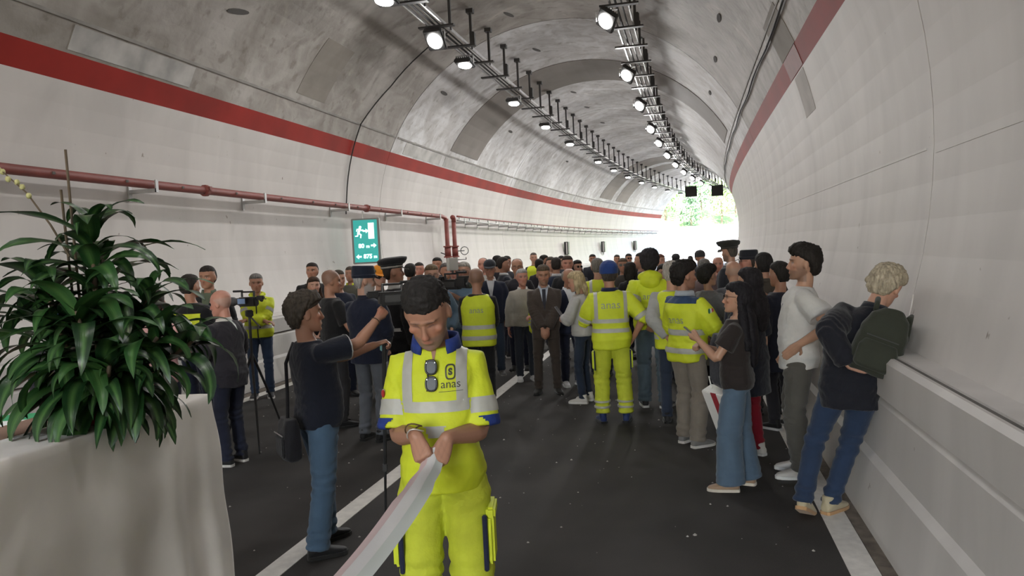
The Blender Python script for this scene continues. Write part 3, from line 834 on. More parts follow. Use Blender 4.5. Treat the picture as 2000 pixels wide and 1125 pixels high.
HEAD = [(.000, .024, .080, .045), (.010, .041, .087, .012), (.028, .054, .089, -.022), (.052, .062, .088, -.052), (.082, .069, .087, -.076),
        (.112, .0755, .084, -.092), (.142, .078, .087, -.098), (.172, .0775, .080, -.098), (.198, .069, .064, -.087), (.218, .049, .040, -.064), (.231, .019, .012, -.028)]
HAIRS = [(.045, .050, -.042, -.074), (.075, .0695, -.030, -.096), (.105, .0775, -.014, -.104), (.135, .0810, .012, -.109), (.158, .0820, .056, -.111), (.180, .0805, .0815, -.107),
         (.203, .0735, .0755, -.096), (.224, .056, .056, -.074), (.239, .022, .018, -.034)]
def person(label, x, y, face, h=1.72, skin='tan', lean=0, side=0, twist=0, head=(0, 0, 0), arms=('down', 'down'), hands=('relax', 'relax'), elb=(None, None), legs=None,
           top=None, over=None, bottom=None, shoes=(BLACK, None), hair=('short', (.02, .015, .012)), hat=None, glasses=None, beard=None, belly=0.0, wide=1.0, vox=.010, group=None, fem=False, folds=1.0, pel=(0, 0, 0), extras=None, seed=None, hdir=(None, None), cat='person'):
    s = h/1.75; folds = folds*1.45
    seed = seed if seed is not None else int(abs(x)*1000+abs(y)*77) % 9999
    root = empty('person', (x, y, 0), -R_(face)); tag(root, label, cat, group)
    pv = V3(*pel)
    PIV = V3(0, 0, .95)
    la, sa, tw = R_(lean), R_(side), R_(twist)
    def tor(p):
        """rest torso point -> posed"""
        p = np.asarray(p, float); f = sst((p[2]-.90)/.40)
        M = rz(-tw*f) @ ry(sa*f) @ rx(-la*f)
        return (M @ (p-PIV)+PIV+pv)
    CM = rz(-tw) @ ry(sa) @ rx(-la)
    def torM(z):
        f = sst((z-.90)/.40); return rz(-tw*f) @ ry(sa*f) @ rx(-la*f)
    sw = (.185 if not fem else .160)*wide
    # head frame
    nb = tor((0, -.012, 1.455))
    HM = CM @ rz(-R_(head[0])) @ rx(-R_(head[1])) @ ry(R_(head[2]))
    def hd(p): return HM @ (np.asarray(p, float)-V3(0, 0, -.050))+nb          # head coords: z=0 chin, y fwd, origin neck axis
    hs = (1.0 if not fem else .95)*1.11/(s if s > .9 else .9)**.3
    def hp(p): return hd(np.asarray(p, float)*hs)
    SHD = [tor((-sw+.012, -.012, 1.372)), tor((sw-.012, -.012, 1.372))]
    HIP = [V3(-.09, 0, .92)+pv, V3(.09, 0, .92)+pv]
    UA, FA = .285, .255
    PRE = {'down': ((.255, .03, .835), (.5, -.8, 0)), 'front': ((.045, .20, .93), (1, -.5, -.3)), 'back': ((.05, -.17, .98), (1, -.6, 0)), 'pocket': ((.215, .06, .93), (.8, -1, 0)),
           'hip': ((.20, -.04, 1.05), (1, -.7, .1)), 'phone': ((.10, .33, 1.17), (.7, -.3, -.9)), 'eye': ((.06, .28, 1.50), (.8, 0, -.8)), 'belly': ((.08, .22, 1.05), (1, -.4, -.3)), 'slack': ((.24, -.02, .84), (.6, -.8, 0))}
    ARM = []
    for i, sg_ in ((0, -1), (1, 1)):
        a = arms[i]; hint = elb[i]
        if isinstance(a, str):
            w_, hi = PRE[a]; wr = V3(w_[0]*sg_, w_[1], w_[2]); 
            if w_[2] > 1.0 or True: wr = wr+pv
            if hint is None: hint = (hi[0]*sg_, hi[1], hi[2])
        else:
            wr = np.asarray(a, float)
            if hint is None: hint = (.6*sg_, -.5, -.7)
        S0 = SHD[i]; d = wr-S0; D = np.linalg.norm(d)
        if D > (UA+FA)*.995: d = d/D*(UA+FA)*.995; D = np.linalg.norm(d); wr = S0+d
        if D < .16: d = d/D*.16; D = .16; wr = S0+d
        u = d/D; ca = (UA*UA+D*D-FA*FA)/(2*UA*D); ca = max(-1, min(1, ca))
        hn = np.asarray(hint, float); hn = hn-u*np.dot(hn, u); hn /= (np.linalg.norm(hn)+1e-9)
        E = S0+u*UA*ca+hn*UA*math.sqrt(1-ca*ca)
        ARM.append((S0, E, wr))
    LEG = []
    lg = legs or (((-.105, 0, .085), (-.2, 1, 0), -8), ((.105, 0, .085), (.2, 1, 0), 8))
    UL, LL = .425, .415
    for i in (0, 1):
        an, hint, toe = lg[i][:3]; an = np.asarray(an, float); S0 = HIP[i]; d = an-S0; D = np.linalg.norm(d)
        if D > (UL+LL)*.998: d = d/D*(UL+LL)*.998; D = np.linalg.norm(d); an = S0+d
        u = d/D; ca = (UL*UL+D*D-LL*LL)/(2*UL*D); ca = max(-1, min(1, ca))
        hn = np.asarray(hint, float); hn = hn-u*np.dot(hn, u); hn /= (np.linalg.norm(hn)+1e-9)
        LEG.append((S0, S0+u*UL*ca+hn*UL*math.sqrt(1-ca*ca), an, R_(toe)))
    bw = 1.0 if not fem else .9
    TOR = [(.835, .10, .085, 0), (.87, .155, .110, -.005), (.93, .172, .120, -.006), (.99, .165, .116, 0), (1.06, .155, .110, .004), (1.14, .158, .112, .006), (1.23, .168, .117, .006), (1.31, .176, .116, .004), (1.365, .166, .106, 0), (1.405, .136, .088, -.006), (1.435, .098, .074, -.010), (1.46, .070, .064, -.012), (1.485, .056, .056, -.012)]
    if fem: TOR = [(z, w_*(.98 if z < 1.0 else .84 if z < 1.2 else .86), d_*(.98 if z < 1.15 else 1.0), yo+(.012 if 1.2 < z < 1.35 else 0)) for z, w_, d_, yo in TOR]
    def torso_rings(z0, z1, gr, flare=0.0, grtop=None, e=2.6):
        zs = [z0]+[r[0] for r in TOR if z0+.015 < r[0] < z1-.015]+[z1]
        rs = []
        for z in zs:
            W = np.interp(z, [r[0] for r in TOR], [r[1] for r in TOR])*wide; Dp = np.interp(z, [r[0] for r in TOR], [r[2] for r in TOR]); yo = np.interp(z, [r[0] for r in TOR], [r[3] for r in TOR])
            if z < .87: W = .155*wide; Dp = .11
            b = belly*math.exp(-((z-1.04)/.15)**2)
            g = gr+flare*max(0, (1.05-z))
            gg = g if grtop is None else g+(grtop-g)*sst((z-1.30)/.12)
            M = torM(z); c = tor((0, yo+b*.5, z))
            rs.append(ring(c, M @ V3(W+gg, 0, 0), M @ V3(0, Dp+gg+b*.5, 0), e, 24))
        return rs
    # ---------------- body
    sh = Sh()
    sh.rings(torso_rings(1.17, 1.475, -.012, e=2.3))
    neck = (.056 if not fem else .046)
    sh.limb([tor((0, -.018, 1.42)), hp((0, -.018, .0)), hp((0, -.02, .06))], [neck*1.12, neck, neck*.95], 14, False)
    sh.rings([ring(hp((0, (yf+yb)/2, z)), hs*(HM @ V3(hw, 0, 0)), hs*(HM @ V3(0, (yf-yb)/2, 0)), 2.15, 22) for z, hw, yf, yb in HEAD])
    def hball(c, r):
        M = np.eye(4); M[:3, :3] = HM*hs; M[:3, 3] = hp(c); sh.ballM(M, r, 12)
    # nose, lips, brow, ears, cheeks, chin
    sh.rings([ring(hp(c), hs*(HM @ V3(w_, 0, 0)), hs*(HM @ V3(0, d_, 0)), 2, 10) for c, w_, d_ in [((0, .088, .068), .014, .006), ((0, .096, .073), .0175, .013), ((0, .099, .081), .0155, .015), ((0, .094, .094), .0105, .013), ((0, .087, .112), .0085, .011), ((0, .080, .128), .009, .008)]])
    hball((0, .086, .046), (.023, .009, .008)); hball((0, .084, .0565), (.022, .0075, .006)); hball((0, .078, .139), (.050, .014, .008)); hball((0, .080, .013), (.020, .012, .013))
    for sg_ in (-1, 1):
        hball((sg_*.080, -.012, .104), (.009, .020, .031)); hball((sg_*.045, .062, .093), (.018, .016, .016))
    bare = [1, 1]
    tk = top or {}
    for i in (0, 1):
        S0, E, wr = ARM[i]
        f = .92 if fem else 1.0
        sh.limb([S0, S0*.65+E*.35, E*.92+S0*.08, E*.93+wr*.07, E*.75+wr*.25, E*.25+wr*.75, wr], [q*f for q in (.050, .048, .042, .041, .043, .032, .0275)], 12)
    # hands
    FR = []
    fr = .0092 if vox < .0085 else .0108
    for i, sg_ in ((0, -1), (1, 1)):
        S0, E, wr = ARM[i]; hk = hands[i]
        d = (wr-E)/np.linalg.norm(wr-E)
        if hdir[i] is not None:
            d = np.asarray(hdir[i][0], float); d /= np.linalg.norm(d); pn = np.asarray(hdir[i][1], float)
        else:
            pn = V3(-sg_, .25, 0) if abs(d[2]) > .6 else V3(0, 0, -1)
            if hk == 'clasp': pn = V3(0, -1, 0) if wr[1] > 0 else V3(0, 1, 0)
        pn = pn-d*np.dot(pn, d); pn /= np.linalg.norm(pn)      # palm normal
        t = np.cross(pn, d)*(sg_)                               # towards thumb
        # thumb side: for the right hand (sg=1), palm facing -x when hanging, thumb forward
        tf = t
        def P(a, b, c): return wr+d*a+tf*b+pn*c
        pal = [ring(P(q, 0, 0), tf*w_, pn*th, 2.6, 12) for q, w_, th in ((-.01, .026, .021), (.02, .032, .019), (.055, .040, .016), (.085, .042, .013), (.096, .038, .010))]
        sh.rings(pal)
        cu = {'relax': (.35, .45, .35), 'flat': (.05, .05, .05), 'fist': (1.35, 1.5, .9), 'grip': (.9, 1.0, .7), 'clasp': (.55, .6, .4), 'point': (.35, .45, .35)}[hk]
        for k, (b, L) in enumerate(((.029, .074), (.010, .083), (-.010, .077), (-.029, .060))):
            p = P(.088, b, .001); a = 0; pts = [P(.06, b*.9, 0), p]
            for c_, q in zip(cu, (.45, .30, .25)):
                a += c_*(1+.08*k); p = p+(d*math.cos(a)+pn*math.sin(a))*L*q; pts.append(p)
            sh.limb(pts, [fr, fr*1.02, fr*.98, fr*.92, fr*.8], 8)
        thp = {'relax': .5, 'flat': .9, 'fist': .25, 'grip': .35, 'clasp': .45, 'point': .5}[hk]
        p0 = P(.018, .022, .006); p1 = p0+(d*.72+tf*thp+pn*.35)*.044; p2 = p1+(d*.85+tf*thp*.35+pn*(.55 if hk in ('fist', 'grip') else .25))*.032; p3 = p2+(d*.8-tf*(.3 if hk in ('fist', 'grip') else -.05)+pn*.35)*.026
        sh.limb([p0, p1, p2, p3], [.0135, .0118, .0105, .0085], 8)
        FR.append((wr, d, tf, pn))
    me = remesh(sh, vox, 2)
    v = mv(me); nrm = mn(me)
    # face relief and colour in head coordinates
    q = ((v-nb) @ HM+V3(0, 0, -.050))/hs
    X, Yq, Zq = np.abs(q[:, 0]), q[:, 1], q[:, 2]
    inface = (Yq > .02) & (Zq > -.02) & (Zq < .24) & (X < .09)
    g = np.exp(-((X-.031)/.016)**2-((Zq-.119)/.011)**2)*inface
    dv = -g*.010-np.exp(-(X/.05)**2-((Zq-.028)/.008)**2)*inface*.003-np.exp(-((X-.036)/.02)**2-((Zq-.066)/.018)**2)*inface*.002
    v = v+nrm*dv[:, None]*hs
    base = np.array(SKIN[skin]); col = np.tile(base, (len(v), 1))
    col *= (1+.06*wav(v, 3, (30, 30, 30)))[:, None]
    red = np.exp(-((X-.045)/.022)**2-((Zq-.085)/.022)**2)*inface+np.exp(-(X/.016)**2-((Zq-.08)/.014)**2)*inface
    col = col*(1-np.clip(red, 0, 1)[:, None]*np.array([-.05, .14, .14]))
    def paint(mask, c, a=1.0):
        nonlocal col
        k_ = (mask*a)[:, None]; col = col*(1-k_)+np.array(c)*k_
    fr_ = (Yq > .045)
    paint(np.clip(1.3-np.hypot((X)/.024, (Zq-.0505)/.0075), 0, 1).clip(0, 1)*fr_, base*np.array([.85, .55, .55]), .8)
    hc = hair[1] if hair else (.05, .04, .03)
    hcf = np.array(hc)*.6+base*.12
    if beard is not None:
        bm_ = np.clip((.070-Zq)/.012, 0, 1)*(Zq > -.012)*(Yq > -.02)*np.clip((X*1.0+Yq*.6-.02)/.02, 0, 1)
        bm_ = np.maximum(bm_, np.clip((.105-Zq)/.03, 0, 1)*np.clip((X-.056)/.006, 0, 1)*(Zq > 0)*(Yq > -.01))
        lipm = np.clip(1.35-np.hypot(X/.023, (Zq-.0505)/.0075), 0, 1)
        paint(bm_*(1-lipm)*(Zq < .11), beard[0], beard[1])
    bz = .1385+.003*np.cos(X*60)
    paint(np.clip(1.6-np.hypot((X-.033)/.019, (Zq-bz)/.0048), 0, 1)*fr_, hcf, .85)
    eo = np.hypot((X-.031)/.0135, (Zq-.1175)/.0046)
    closed = head[1] > 22
    if not closed:
        paint(np.clip((1.25-eo)/.3, 0, 1)*fr_, (.10, .05, .04), .75)
        paint(np.clip((1.0-eo)/.25, 0, 1)*fr_, (.42, .38, .35))
        paint(np.clip(1.4-np.hypot((X-.031)/.0055, (Zq-.1182)/.0052), 0, 1)*fr_, (.02, .014, .01))
    else:
        paint(np.clip(1.5-np.hypot((X-.031)/.016, (Zq-.114)/.003), 0, 1)*fr_, (.06, .03, .025), .8)
    if hair and hair[0] in ('shaved', 'bald'):
        a_ = .55 if hair[0] == 'shaved' else .12
        m_ = np.clip((Zq-(.168-.9*np.clip(-Yq+.05, 0, .11)))/.012, 0, 1)*(Zq > .04)
        if hair[0] == 'bald': m_ = m_*np.clip((.165-Zq)/.02, 0, 1); a_ = .35
        paint(m_, hc, a_)
    # knuckles
    for wr, d, tf, pn in FR:
        rel = v-wr; a_ = rel @ d; b_ = rel @ tf; c_ = rel @ pn
        m_ = ((a_ > .0) & (a_ < .2) & (np.abs(b_) < .08) & (np.abs(c_) < .09)).astype(float)
        col *= (1-.10*m_*np.clip(np.sin(b_*330), 0, 1))[:, None]
    setv(me, v*s); setcol(me, np.clip(col, 0, 1)); me.materials.append(M_skin)
    body = obj('body', me, None, root)
    P_ = dict(root=root, s=s, tor=tor, torM=torM, hp=hp, HM=HM, hs=hs, ARM=ARM, LEG=LEG, FR=FR, nb=nb, vox=vox, body=body, CM=CM, pv=pv, wide=wide, belly=belly, sw=sw, wn={})
    def finish(sh, name, m, vx, sm=3, fold=0.0, kf=(14, 14, 30), parent=None, wrinkles=None):
        me = remesh(sh, vx, sm); v = mv(me)
        if fold:
            nn = mn(me); a = wav(v, seed+len(name), kf)
            a = np.where(a > 0, a**.8 if False else a, a*.8)
            v = v+nn*(a*fold)[:, None]
            b = wav(v, seed+9+len(name), (np.array(kf)*2.3)); v = v+nn*(b*fold*.35)[:, None]
            if wrinkles:
                for (c, ax, L, am, fq) in wrinkles:
                    r_ = v-c; tt = r_ @ ax; dist = np.linalg.norm(r_, axis=1)
                    ph = tt*fq+2.0*wav(v, seed+5, (18, 18, 18)); v = v+nn*(np.sin(ph)*am*np.exp(-(dist/L)**2))[:, None]
        setv(me, v*s); me.materials.append(m)
        return obj(name, me, None, parent or root)
    P_['finish'] = finish
    cv = max(vox*1.4, .008)
    # ---------------- clothing
    def garment(g, name='shirt'):
        gr = g.get('gr', .012); hem = g.get('hem', .90); sl = g.get('sleeve', .55); fl = g.get('flare', 0)
        sh = Sh(); zt = g.get('ztop', 1.452)
        sh.rings(torso_rings(hem, zt, gr, fl, grtop=min(gr, .016)))
        wrk = []
        for i in (0, 1):
            S0, E, wr = ARM[i]; sd_ = -1 if i == 0 else 1
            if sl <= 0:
                continue
            q = gr+.004
            sin_ = tor((sd_*(sw-.085), -.012, 1.378))
            if sl <= 1:
                e_ = S0+(E-S0)*sl
                sh.limb([sin_, S0+(S0-sin_)*.0, S0*.6+e_*.4, e_], [.052+q*.3, .049+q*.7, .052+q*1.1, .051+q*1.3+g.get('cuffw', .004)], 16, False)
            else:
                t = sl-1; e2 = E+(wr-E)*t
                ax = (E-S0)/np.linalg.norm(E-S0)
                sh.limb([sin_, S0, S0*.6+E*.4, E*.9+S0*.1, E*.92+e2*.08, E*.6+e2*.4, e2], [.052+q*.3, .049+q*.7, .049+q, .047+q, .046+q, .041+q, .033+q*1.0], 16, False)
                wrk.append((E, ax, .09, .004*folds, 150)); wrk.append((e2, (wr-E)/np.linalg.norm(wr-E), .07, .0035*folds, 170))
        wrk.append((tor((0, 0, 1.02)), V3(0, 0, 1), .16, .003*folds, 110))
        o = finish(sh, g.get('name', name), g['mat'], cv, 3, g.get('fold', .0045)*folds, (9, 9, 20), wrinkles=wrk)
        P_['wn'][name] = o
        if g.get('open') is not None:
            pass
        return o
    def bones():
        bs = [('t', tor((0, 0, .9)), tor((0, 0, 1.2)), .15), ('t', tor((0, 0, 1.2)), tor((0, 0, 1.40)), .15), ('t', tor((-.1, 0, 1.36)), tor((.1, 0, 1.36)), .10)]
        for i in (0, 1):
            S0, E, wr = ARM[i]; sin_ = S0+(tor((0, 0, 1.40))-S0)*-.02
            bs += [('ua%d' % i, S0*.9+E*.1, E, .06), ('fa%d' % i, E, wr, .05)]
        return bs
    BS = bones()
    def classify(v):
        best = np.full(len(v), 9.); lab = np.zeros(len(v), int)
        for k, (nm, a, b, r) in enumerate(BS):
            ab = b-a; t = np.clip(((v-a) @ ab)/(ab @ ab), 0, 1); dd = np.linalg.norm(v-(a+t[:, None]*ab), axis=1)-r
            m = dd < best; best[m] = dd[m]; lab[m] = k
        return lab
    def cut(src, name, m, planes, keep, off=.0025, parent=None, facing=None):
        """a piece of a garment's surface between planes, raised a little: tape, panels, cuffs"""
        me = src.data; v = mv(me)/s; lab = classify(v)
        names = [b[0] for b in BS]; ok = np.array([keep(names[k]) for k in range(len(names))])[lab]
        if facing is not None:
            nn = mn(me); ok &= (nn @ np.asarray(facing)) > .05
        bm = bmesh.new(); bm.from_mesh(me); bm.verts.ensure_lookup_table()
        bmesh.ops.delete(bm, geom=[bm.verts[i] for i in np.nonzero(~ok)[0]], context='VERTS')
        for co, no in planes:
            bmesh.ops.bisect_plane(bm, geom=bm.verts[:]+bm.edges[:]+bm.faces[:], plane_co=Vector(np.asarray(co)*s), plane_no=Vector(no), clear_outer=True, clear_inner=False, dist=1e-6)
        bm.normal_update()
        for q in bm.verts: q.co += q.normal*off
        if len(bm.faces) == 0: bm.free(); return None
        # every connected piece is an object of its own; crumbs are dropped
        seen = set(); comps = []
        for f0 in bm.faces:
            if f0 in seen: continue
            st_ = [f0]; seen.add(f0); cp = []
            while st_:
                f1 = st_.pop(); cp.append(f1)
                for e1 in f1.edges:
                    for f2 in e1.link_faces:
                        if f2 not in seen: seen.add(f2); st_.append(f2)
            comps.append((sum(f1.calc_area() for f1 in cp), cp))
        tot = max(c_[0] for c_ in comps); first = None
        for ar_, cp in comps:
            if ar_ < .12*tot: continue
            ids = {}; vs = []; fs = []
            for f1 in cp:
                ff = []
                for v1 in f1.verts:
                    if v1 not in ids: ids[v1] = len(vs); vs.append(tuple(v1.co))
                    ff.append(ids[v1])
                fs.append(ff)
            o_ = obj(name, mesh_from(vs, fs, True), m, parent or root); first = first or o_
        bm.free()
        return first
    P_['cut'] = cut; P_['classify'] = classify
    def hband(src, z0, z1, m=None, name='reflective_band', keep=lambda n: n == 't', off=.003, extra=()):
        M = torM((z0+z1)/2); up = M @ V3(0, 0, 1)
        return cut(src, name, m or M_tape, [(tor((0, 0, z1)), up), (tor((0, 0, z0)), -up)]+list(extra), keep, off)
    P_['hband'] = hband
    def armband(src, i, which, t0, t1, m=None, name='reflective_band', off=.003):
        S0, E, wr = ARM[i]; a, b = (S0, E) if which == 'ua' else (E, wr); ax = (b-a)/np.linalg.norm(b-a)
        return cut(src, name, m or M_tape, [(a+(b-a)*t1, ax), (a+(b-a)*t0, -ax)], lambda n: n == which+str(i), off)
    P_['armband'] = armband
    def brace(src, x0, x1, zlo, m=None, name='reflective_band', facing=None):
        M = torM(1.3); rt = M @ V3(1, 0, 0)
        o = []
        for sg_ in (-1, 1):
            a, b = (x0, x1) if sg_ > 0 else (-x1, -x0)
            o.append(cut(src, name, m or M_tape, [(tor((b, 0, 1.3)), rt), (tor((a, 0, 1.3)), -rt), (tor((0, 0, zlo)), -(torM(zlo) @ V3(0, 0, 1)))], lambda n: n == 't' or n.startswith('ua'), .0028, None, facing))
        return o
    P_['brace'] = brace
    if top: top_o = garment(top, 'shirt')
    if over: over_o = garment(over, 'jacket')
    bt = dict(col=BLUEJ, fit='reg'); bt.update(bottom or {})
    fit = {'slim': (.082, .060, .048), 'reg': (.088, .068, .060), 'loose': (.096, .080, .076), 'wide': (.100, .105, .118), 'cargo': (.100, .086, .080)}[bt['fit']]
    sh = Sh(); sh.rings(torso_rings(.85, bt.get('waist', 1.03), .008, e=2.4))
    wrk = []
    for i in (0, 1):
        H0, K, A, toe = LEG[i]; bot = A+(K-A)*bt.get('rise', -.06)/1.0 if False else A+V3(0, 0, bt.get('rise', -.02))
        hx = V3(.0, 0, 0)
        sh.limb([H0+V3(0, 0, .03), H0*.8+K*.2, H0*.45+K*.55, K, K*.55+bot*.45, bot], [.076 if not fem else .070, fit[0]+(.002 if not fem else -.006), (fit[0]+fit[1])/2, fit[1], (fit[1]+fit[2])/2, fit[2]], 16, False, flat=1.05)
        wrk += [(K, V3(0, 0, 1), .12, .004*folds, 90), (bot+V3(0, 0, .06), V3(0, 0, 1), .10, .0055*folds, 95), (H0+V3(0, .05, -.08), V3(.4, 0, .9), .10, .0035*folds, 100)]
    tm = bt.get('mat') or cloth(bt['col'], .9)
    trous = finish(sh, 'trousers', tm, cv*1.2, 3, .0045*folds, (9, 9, 16), wrinkles=wrk)
    P_['trous'] = trous
    # shoes
    up_c, sole_c = shoes
    for i in (0, 1):
        H0, K, A, toe = LEG[i]; sg_ = -1 if i == 0 else 1
        fdir = V3(math.sin(toe), math.cos(toe), 0); sd_ = V3(fdir[1], -fdir[0], 0); gz = A[2]-.085
        if len(lg[i]) > 3: fz = R_(lg[i][3])
        else: fz = 0.0
        def FP(a, b, c):
            aa, cc = a*math.cos(fz)-(c)*math.sin(fz)*1.0, a*math.sin(fz)+c*math.cos(fz)
            p = A+fdir*aa+sd_*b; return V3(p[0], p[1], gz+cc)
        sh = Sh()
        prof = [(-.068, .018, .030, .050), (-.062, .032, .012, .075), (-.03, .038, .010, .095), (.02, .041, .010, .098), (.06, .045, .010, .080), (.11, .048, .010, .062), (.155, .044, .010, .050), (.185, .030, .012, .040), (.195, .014, .016, .032)]
        up_v = V3(-math.sin(fz)*fdir[0], -math.sin(fz)*fdir[1], math.cos(fz))
        sh.rings([ring(FP(a, 0, (lo+hi)/2), sd_*w_, up_v*(hi-lo)/2, 2.6, 16) for a, w_, lo, hi in prof])
        sh.limb([FP(-.015, 0, .06), FP(-.015, 0, .125)], [.043, .042], 12, False)
        so = finish(sh, 'shoe', cloth(up_c, .55, bump=.05), max(vox*1.15, .0085), 2)
        mb = MB(); rs = []
        for z in (0, .022):
            pass
        ol = [(-.070, .022), (-.060, .037), (-.02, .042), (.05, .048), (.11, .052), (.16, .046), (.190, .030), (.201, .010)]
        poly = [(a, b) for a, b in ol]+[(a, -b) for a, b in ol[::-1]]
        lo = [FP(a, b, .0)*s for a, b in poly]; hi = [FP(a, b, .024)*s for a, b in poly]; n = len(poly)
        mb.v = [tuple(p) for p in lo+hi]; mb.f = [tuple(range(n)), tuple(range(2*n-1, n-1, -1))]+[(k, n+k, n+(k+1) % n, (k+1) % n) for k in range(n)]
        mb.build('sole', cloth(sole_c or (.012, .012, .012), .7, bump=.05), so)
    # ---------------- hair
    def hring(rows, e=2.15, g=0.0, n=22):
        return [ring(hp((0, (yf+yb)/2, z)), hs*(HM @ V3(hw+g, 0, 0)), hs*(HM @ V3(0, (yf-yb)/2+g, 0)), e, n) for z, hw, yf, yb in rows]
    if hair and hair[0] not in ('shaved', 'bald'):
        kind, hc = hair[0], hair[1]; sh = Sh(); amp, kk = .0035, (45, 45, 60); vx = max(vox*.95, .006)
        if kind == 'short': sh.rings(hring(HAIRS)); amp = .0028; kk = (75, 75, 22)
        elif kind == 'spiky': sh.rings(hring([(z, hw, yf, yb) for z, hw, yf, yb in HAIRS[:6]]+[(.206, .076, .080, -.096), (.232, .063, .066, -.078), (.248, .040, .040, -.05), (.254, .015, .015, -.02)])); amp = .006; kk = (95, 95, 40)
        elif kind == 'crop': sh.rings(hring(HAIRS, g=-.003)); amp = .0015
        elif kind == 'flat':
            sh.rings(hring([(z, hw-.002, yf, yb) for z, hw, yf, yb in HAIRS[:7]]+[(.230, .062, .072, -.080), (.252, .050, .066, -.060), (.256, .03, .04, -.03)])); amp = .003
        elif kind == 'receding': sh.rings(hring([(z, hw, yf-(.055 if z > .15 else 0), yb) for z, hw, yf, yb in HAIRS]))
        elif kind == 'fringe':
            sh.rings(hring([(z, hw*.985, yf, yb) for z, hw, yf, yb in HAIRS[:6]])); amp = .003
            for sg_ in (-1, 1): pass
        elif kind == 'tonsure': sh.rings(hring([(.045, .050, -.040, -.075), (.075, .070, -.028, -.099), (.105, .0815, -.012, -.112), (.135, .0845, .005, -.117), (.160, .083, .004, -.115), (.178, .070, -.02, -.108), (.186, .04, -.06, -.098)])); amp = .005
        elif kind in ('mop', 'curly'):
            sh.rings(hring([(.03, .045, -.05, -.085), (.06, .075, -.035, -.110), (.10, .092, -.015, -.122), (.135, .097, .02, -.128), (.165, .097, .075, -.128), (.195, .094, .100, -.122), (.222, .080, .092, -.105), (.245, .058, .068, -.078), (.258, .022, .022, -.03)])); amp = .009; kk = (55, 55, 45) if kind == 'mop' else (90, 90, 90)
        elif kind in ('bob', 'long', 'longer'):
            sh.rings(hring([(.02, .062, -.030, -.090), (.06, .080, -.015, -.112), (.10, .089, -.004, -.120), (.135, .090, .02, -.122), (.162, .089, .064, -.122), (.188, .086, .088, -.116), (.212, .075, .080, -.102), (.234, .054, .056, -.074), (.246, .02, .018, -.032)]))
            L = {'bob': .05, 'long': .22, 'longer': .36}[kind]
            k_ = [hp((0, -.075, .12)), hp((0, -.085, .03))]
            bk = tor((0, -.135, 1.46)); bk2 = tor((0, -.150, 1.46-L*.55)); bk3 = tor((0, -.145, 1.46-L))
            if kind == 'bob':
                for sg_ in (-1, 1): sh.limb([hp((sg_*.075, -.02, .12)), hp((sg_*.080, -.015, .03)), hp((sg_*.070, -.01, -.03))], [.03, .034, .026], 12)
                sh.limb([hp((0, -.08, .1)), hp((0, -.09, .0)), hp((0, -.085, -.045))], [.06, .07, .055], 14, flat=.6, side=HM @ V3(1, 0, 0))
            else:
                sh.limb(k_+[bk, bk2, bk3], [.075, .085, .095, .10, .07], 16, flat=.42, side=CM @ V3(1, 0, 0))
                for sg_ in (-1, 1): sh.limb([hp((sg_*.072, -.03, .12)), hp((sg_*.082, -.045, .02)), tor((sg_*.10, -.08, 1.44)), tor((sg_*.11, -.11, 1.46-L*.7))], [.03, .036, .04, .025], 12)
            amp = .005; kk = (80, 60, 10)
        me_o = finish(sh, 'hair', mat('hair_%02x%02x%02x' % tuple(int(255*c) for c in hc), hc, .7, spec=.22, var=.4, vscale=70, bump=.2, bscale=150, stretch=(1, 1, .2)), vx, 2, amp, kk)
    # ---------------- hats, glasses
    if hat:
        kind, hc = hat[0], hat[1]; hm = cloth(hc, .75); sh = Sh()
        if kind == 'beanie':
            sh.rings(hring([(.118, .090, .096, -.120), (.15, .092, .098, -.122), (.185, .090, .096, -.118), (.215, .077, .08, -.10), (.238, .052, .052, -.07), (.250, .018, .016, -.03)])); finish(sh, 'cap', hm, max(vox*.8, .007), 2, .002, (40, 40, 40))
        elif kind == 'baseball':
            sh.rings(hring([(.150, .088, .098, -.118), (.185, .088, .096, -.116), (.215, .077, .08, -.10), (.240, .052, .055, -.07), (.250, .018, .018, -.03)]))
            c_o = finish(sh, 'cap', hm, max(vox*.8, .007), 2)
            b = MB(); pr = [(.075*math.cos(a), .085+.085*math.sin(a)) for a in np.linspace(0, math.pi, 12)]
            lo = [hp((px, py, .150-.25*(py-.085)))*s for px, py in pr]; hi = [hp((px, py, .158-.25*(py-.085)))*s for px, py in pr]; n = 12
            b.v = [tuple(p) for p in lo+hi]; b.f = [tuple(range(n)), tuple(range(2*n-1, n-1, -1))]+[(k, n+k, n+(k+1) % n, (k+1) % n) for k in range(n)]
            b.build('cap_peak', hm, c_o)
        elif kind in ('peaked', 'kepi', 'helmet'):
            if kind == 'peaked': rows = [(.150, .086, .098, -.116), (.185, .088, .100, -.118), (.195, .112, .125, -.142), (.232, .128, .150, -.150), (.252, .118, .150, -.125), (.262, .07, .10, -.07)]
            elif kind == 'kepi': rows = [(.140, .087, .097, -.118), (.20, .088, .096, -.119), (.244, .086, .088, -.117), (.254, .078, .08, -.108)]
            else: rows = [(.140, .094, .103, -.126), (.175, .098, .105, -.128), (.215, .088, .090, -.112), (.248, .062, .062, -.08), (.264, .02, .02, -.03)]
            k0 = len(sh.v); sh.rings(hring(rows, n=26)); c_o = finish(sh, 'cap' if kind != 'helmet' else 'helmet', hm, max(vox*.75, .006), 1)
            M_v = mat('black_gloss_visor', (.012, .012, .013), .2)
            b = MB(); pr = [((.086 if kind != 'kepi' else .070)*math.cos(a), .060+(.095 if kind != 'kepi' else .085)*math.sin(a)) for a in np.linspace(.25, math.pi-.25, 12)]
            vm = M_v if kind != 'helmet' else hm
            lo = [hp((px, py, .150-.42*(py-.085)))*s for px, py in pr]; hi = [hp((px, py, .157-.42*(py-.085)))*s for px, py in pr]; n = 12
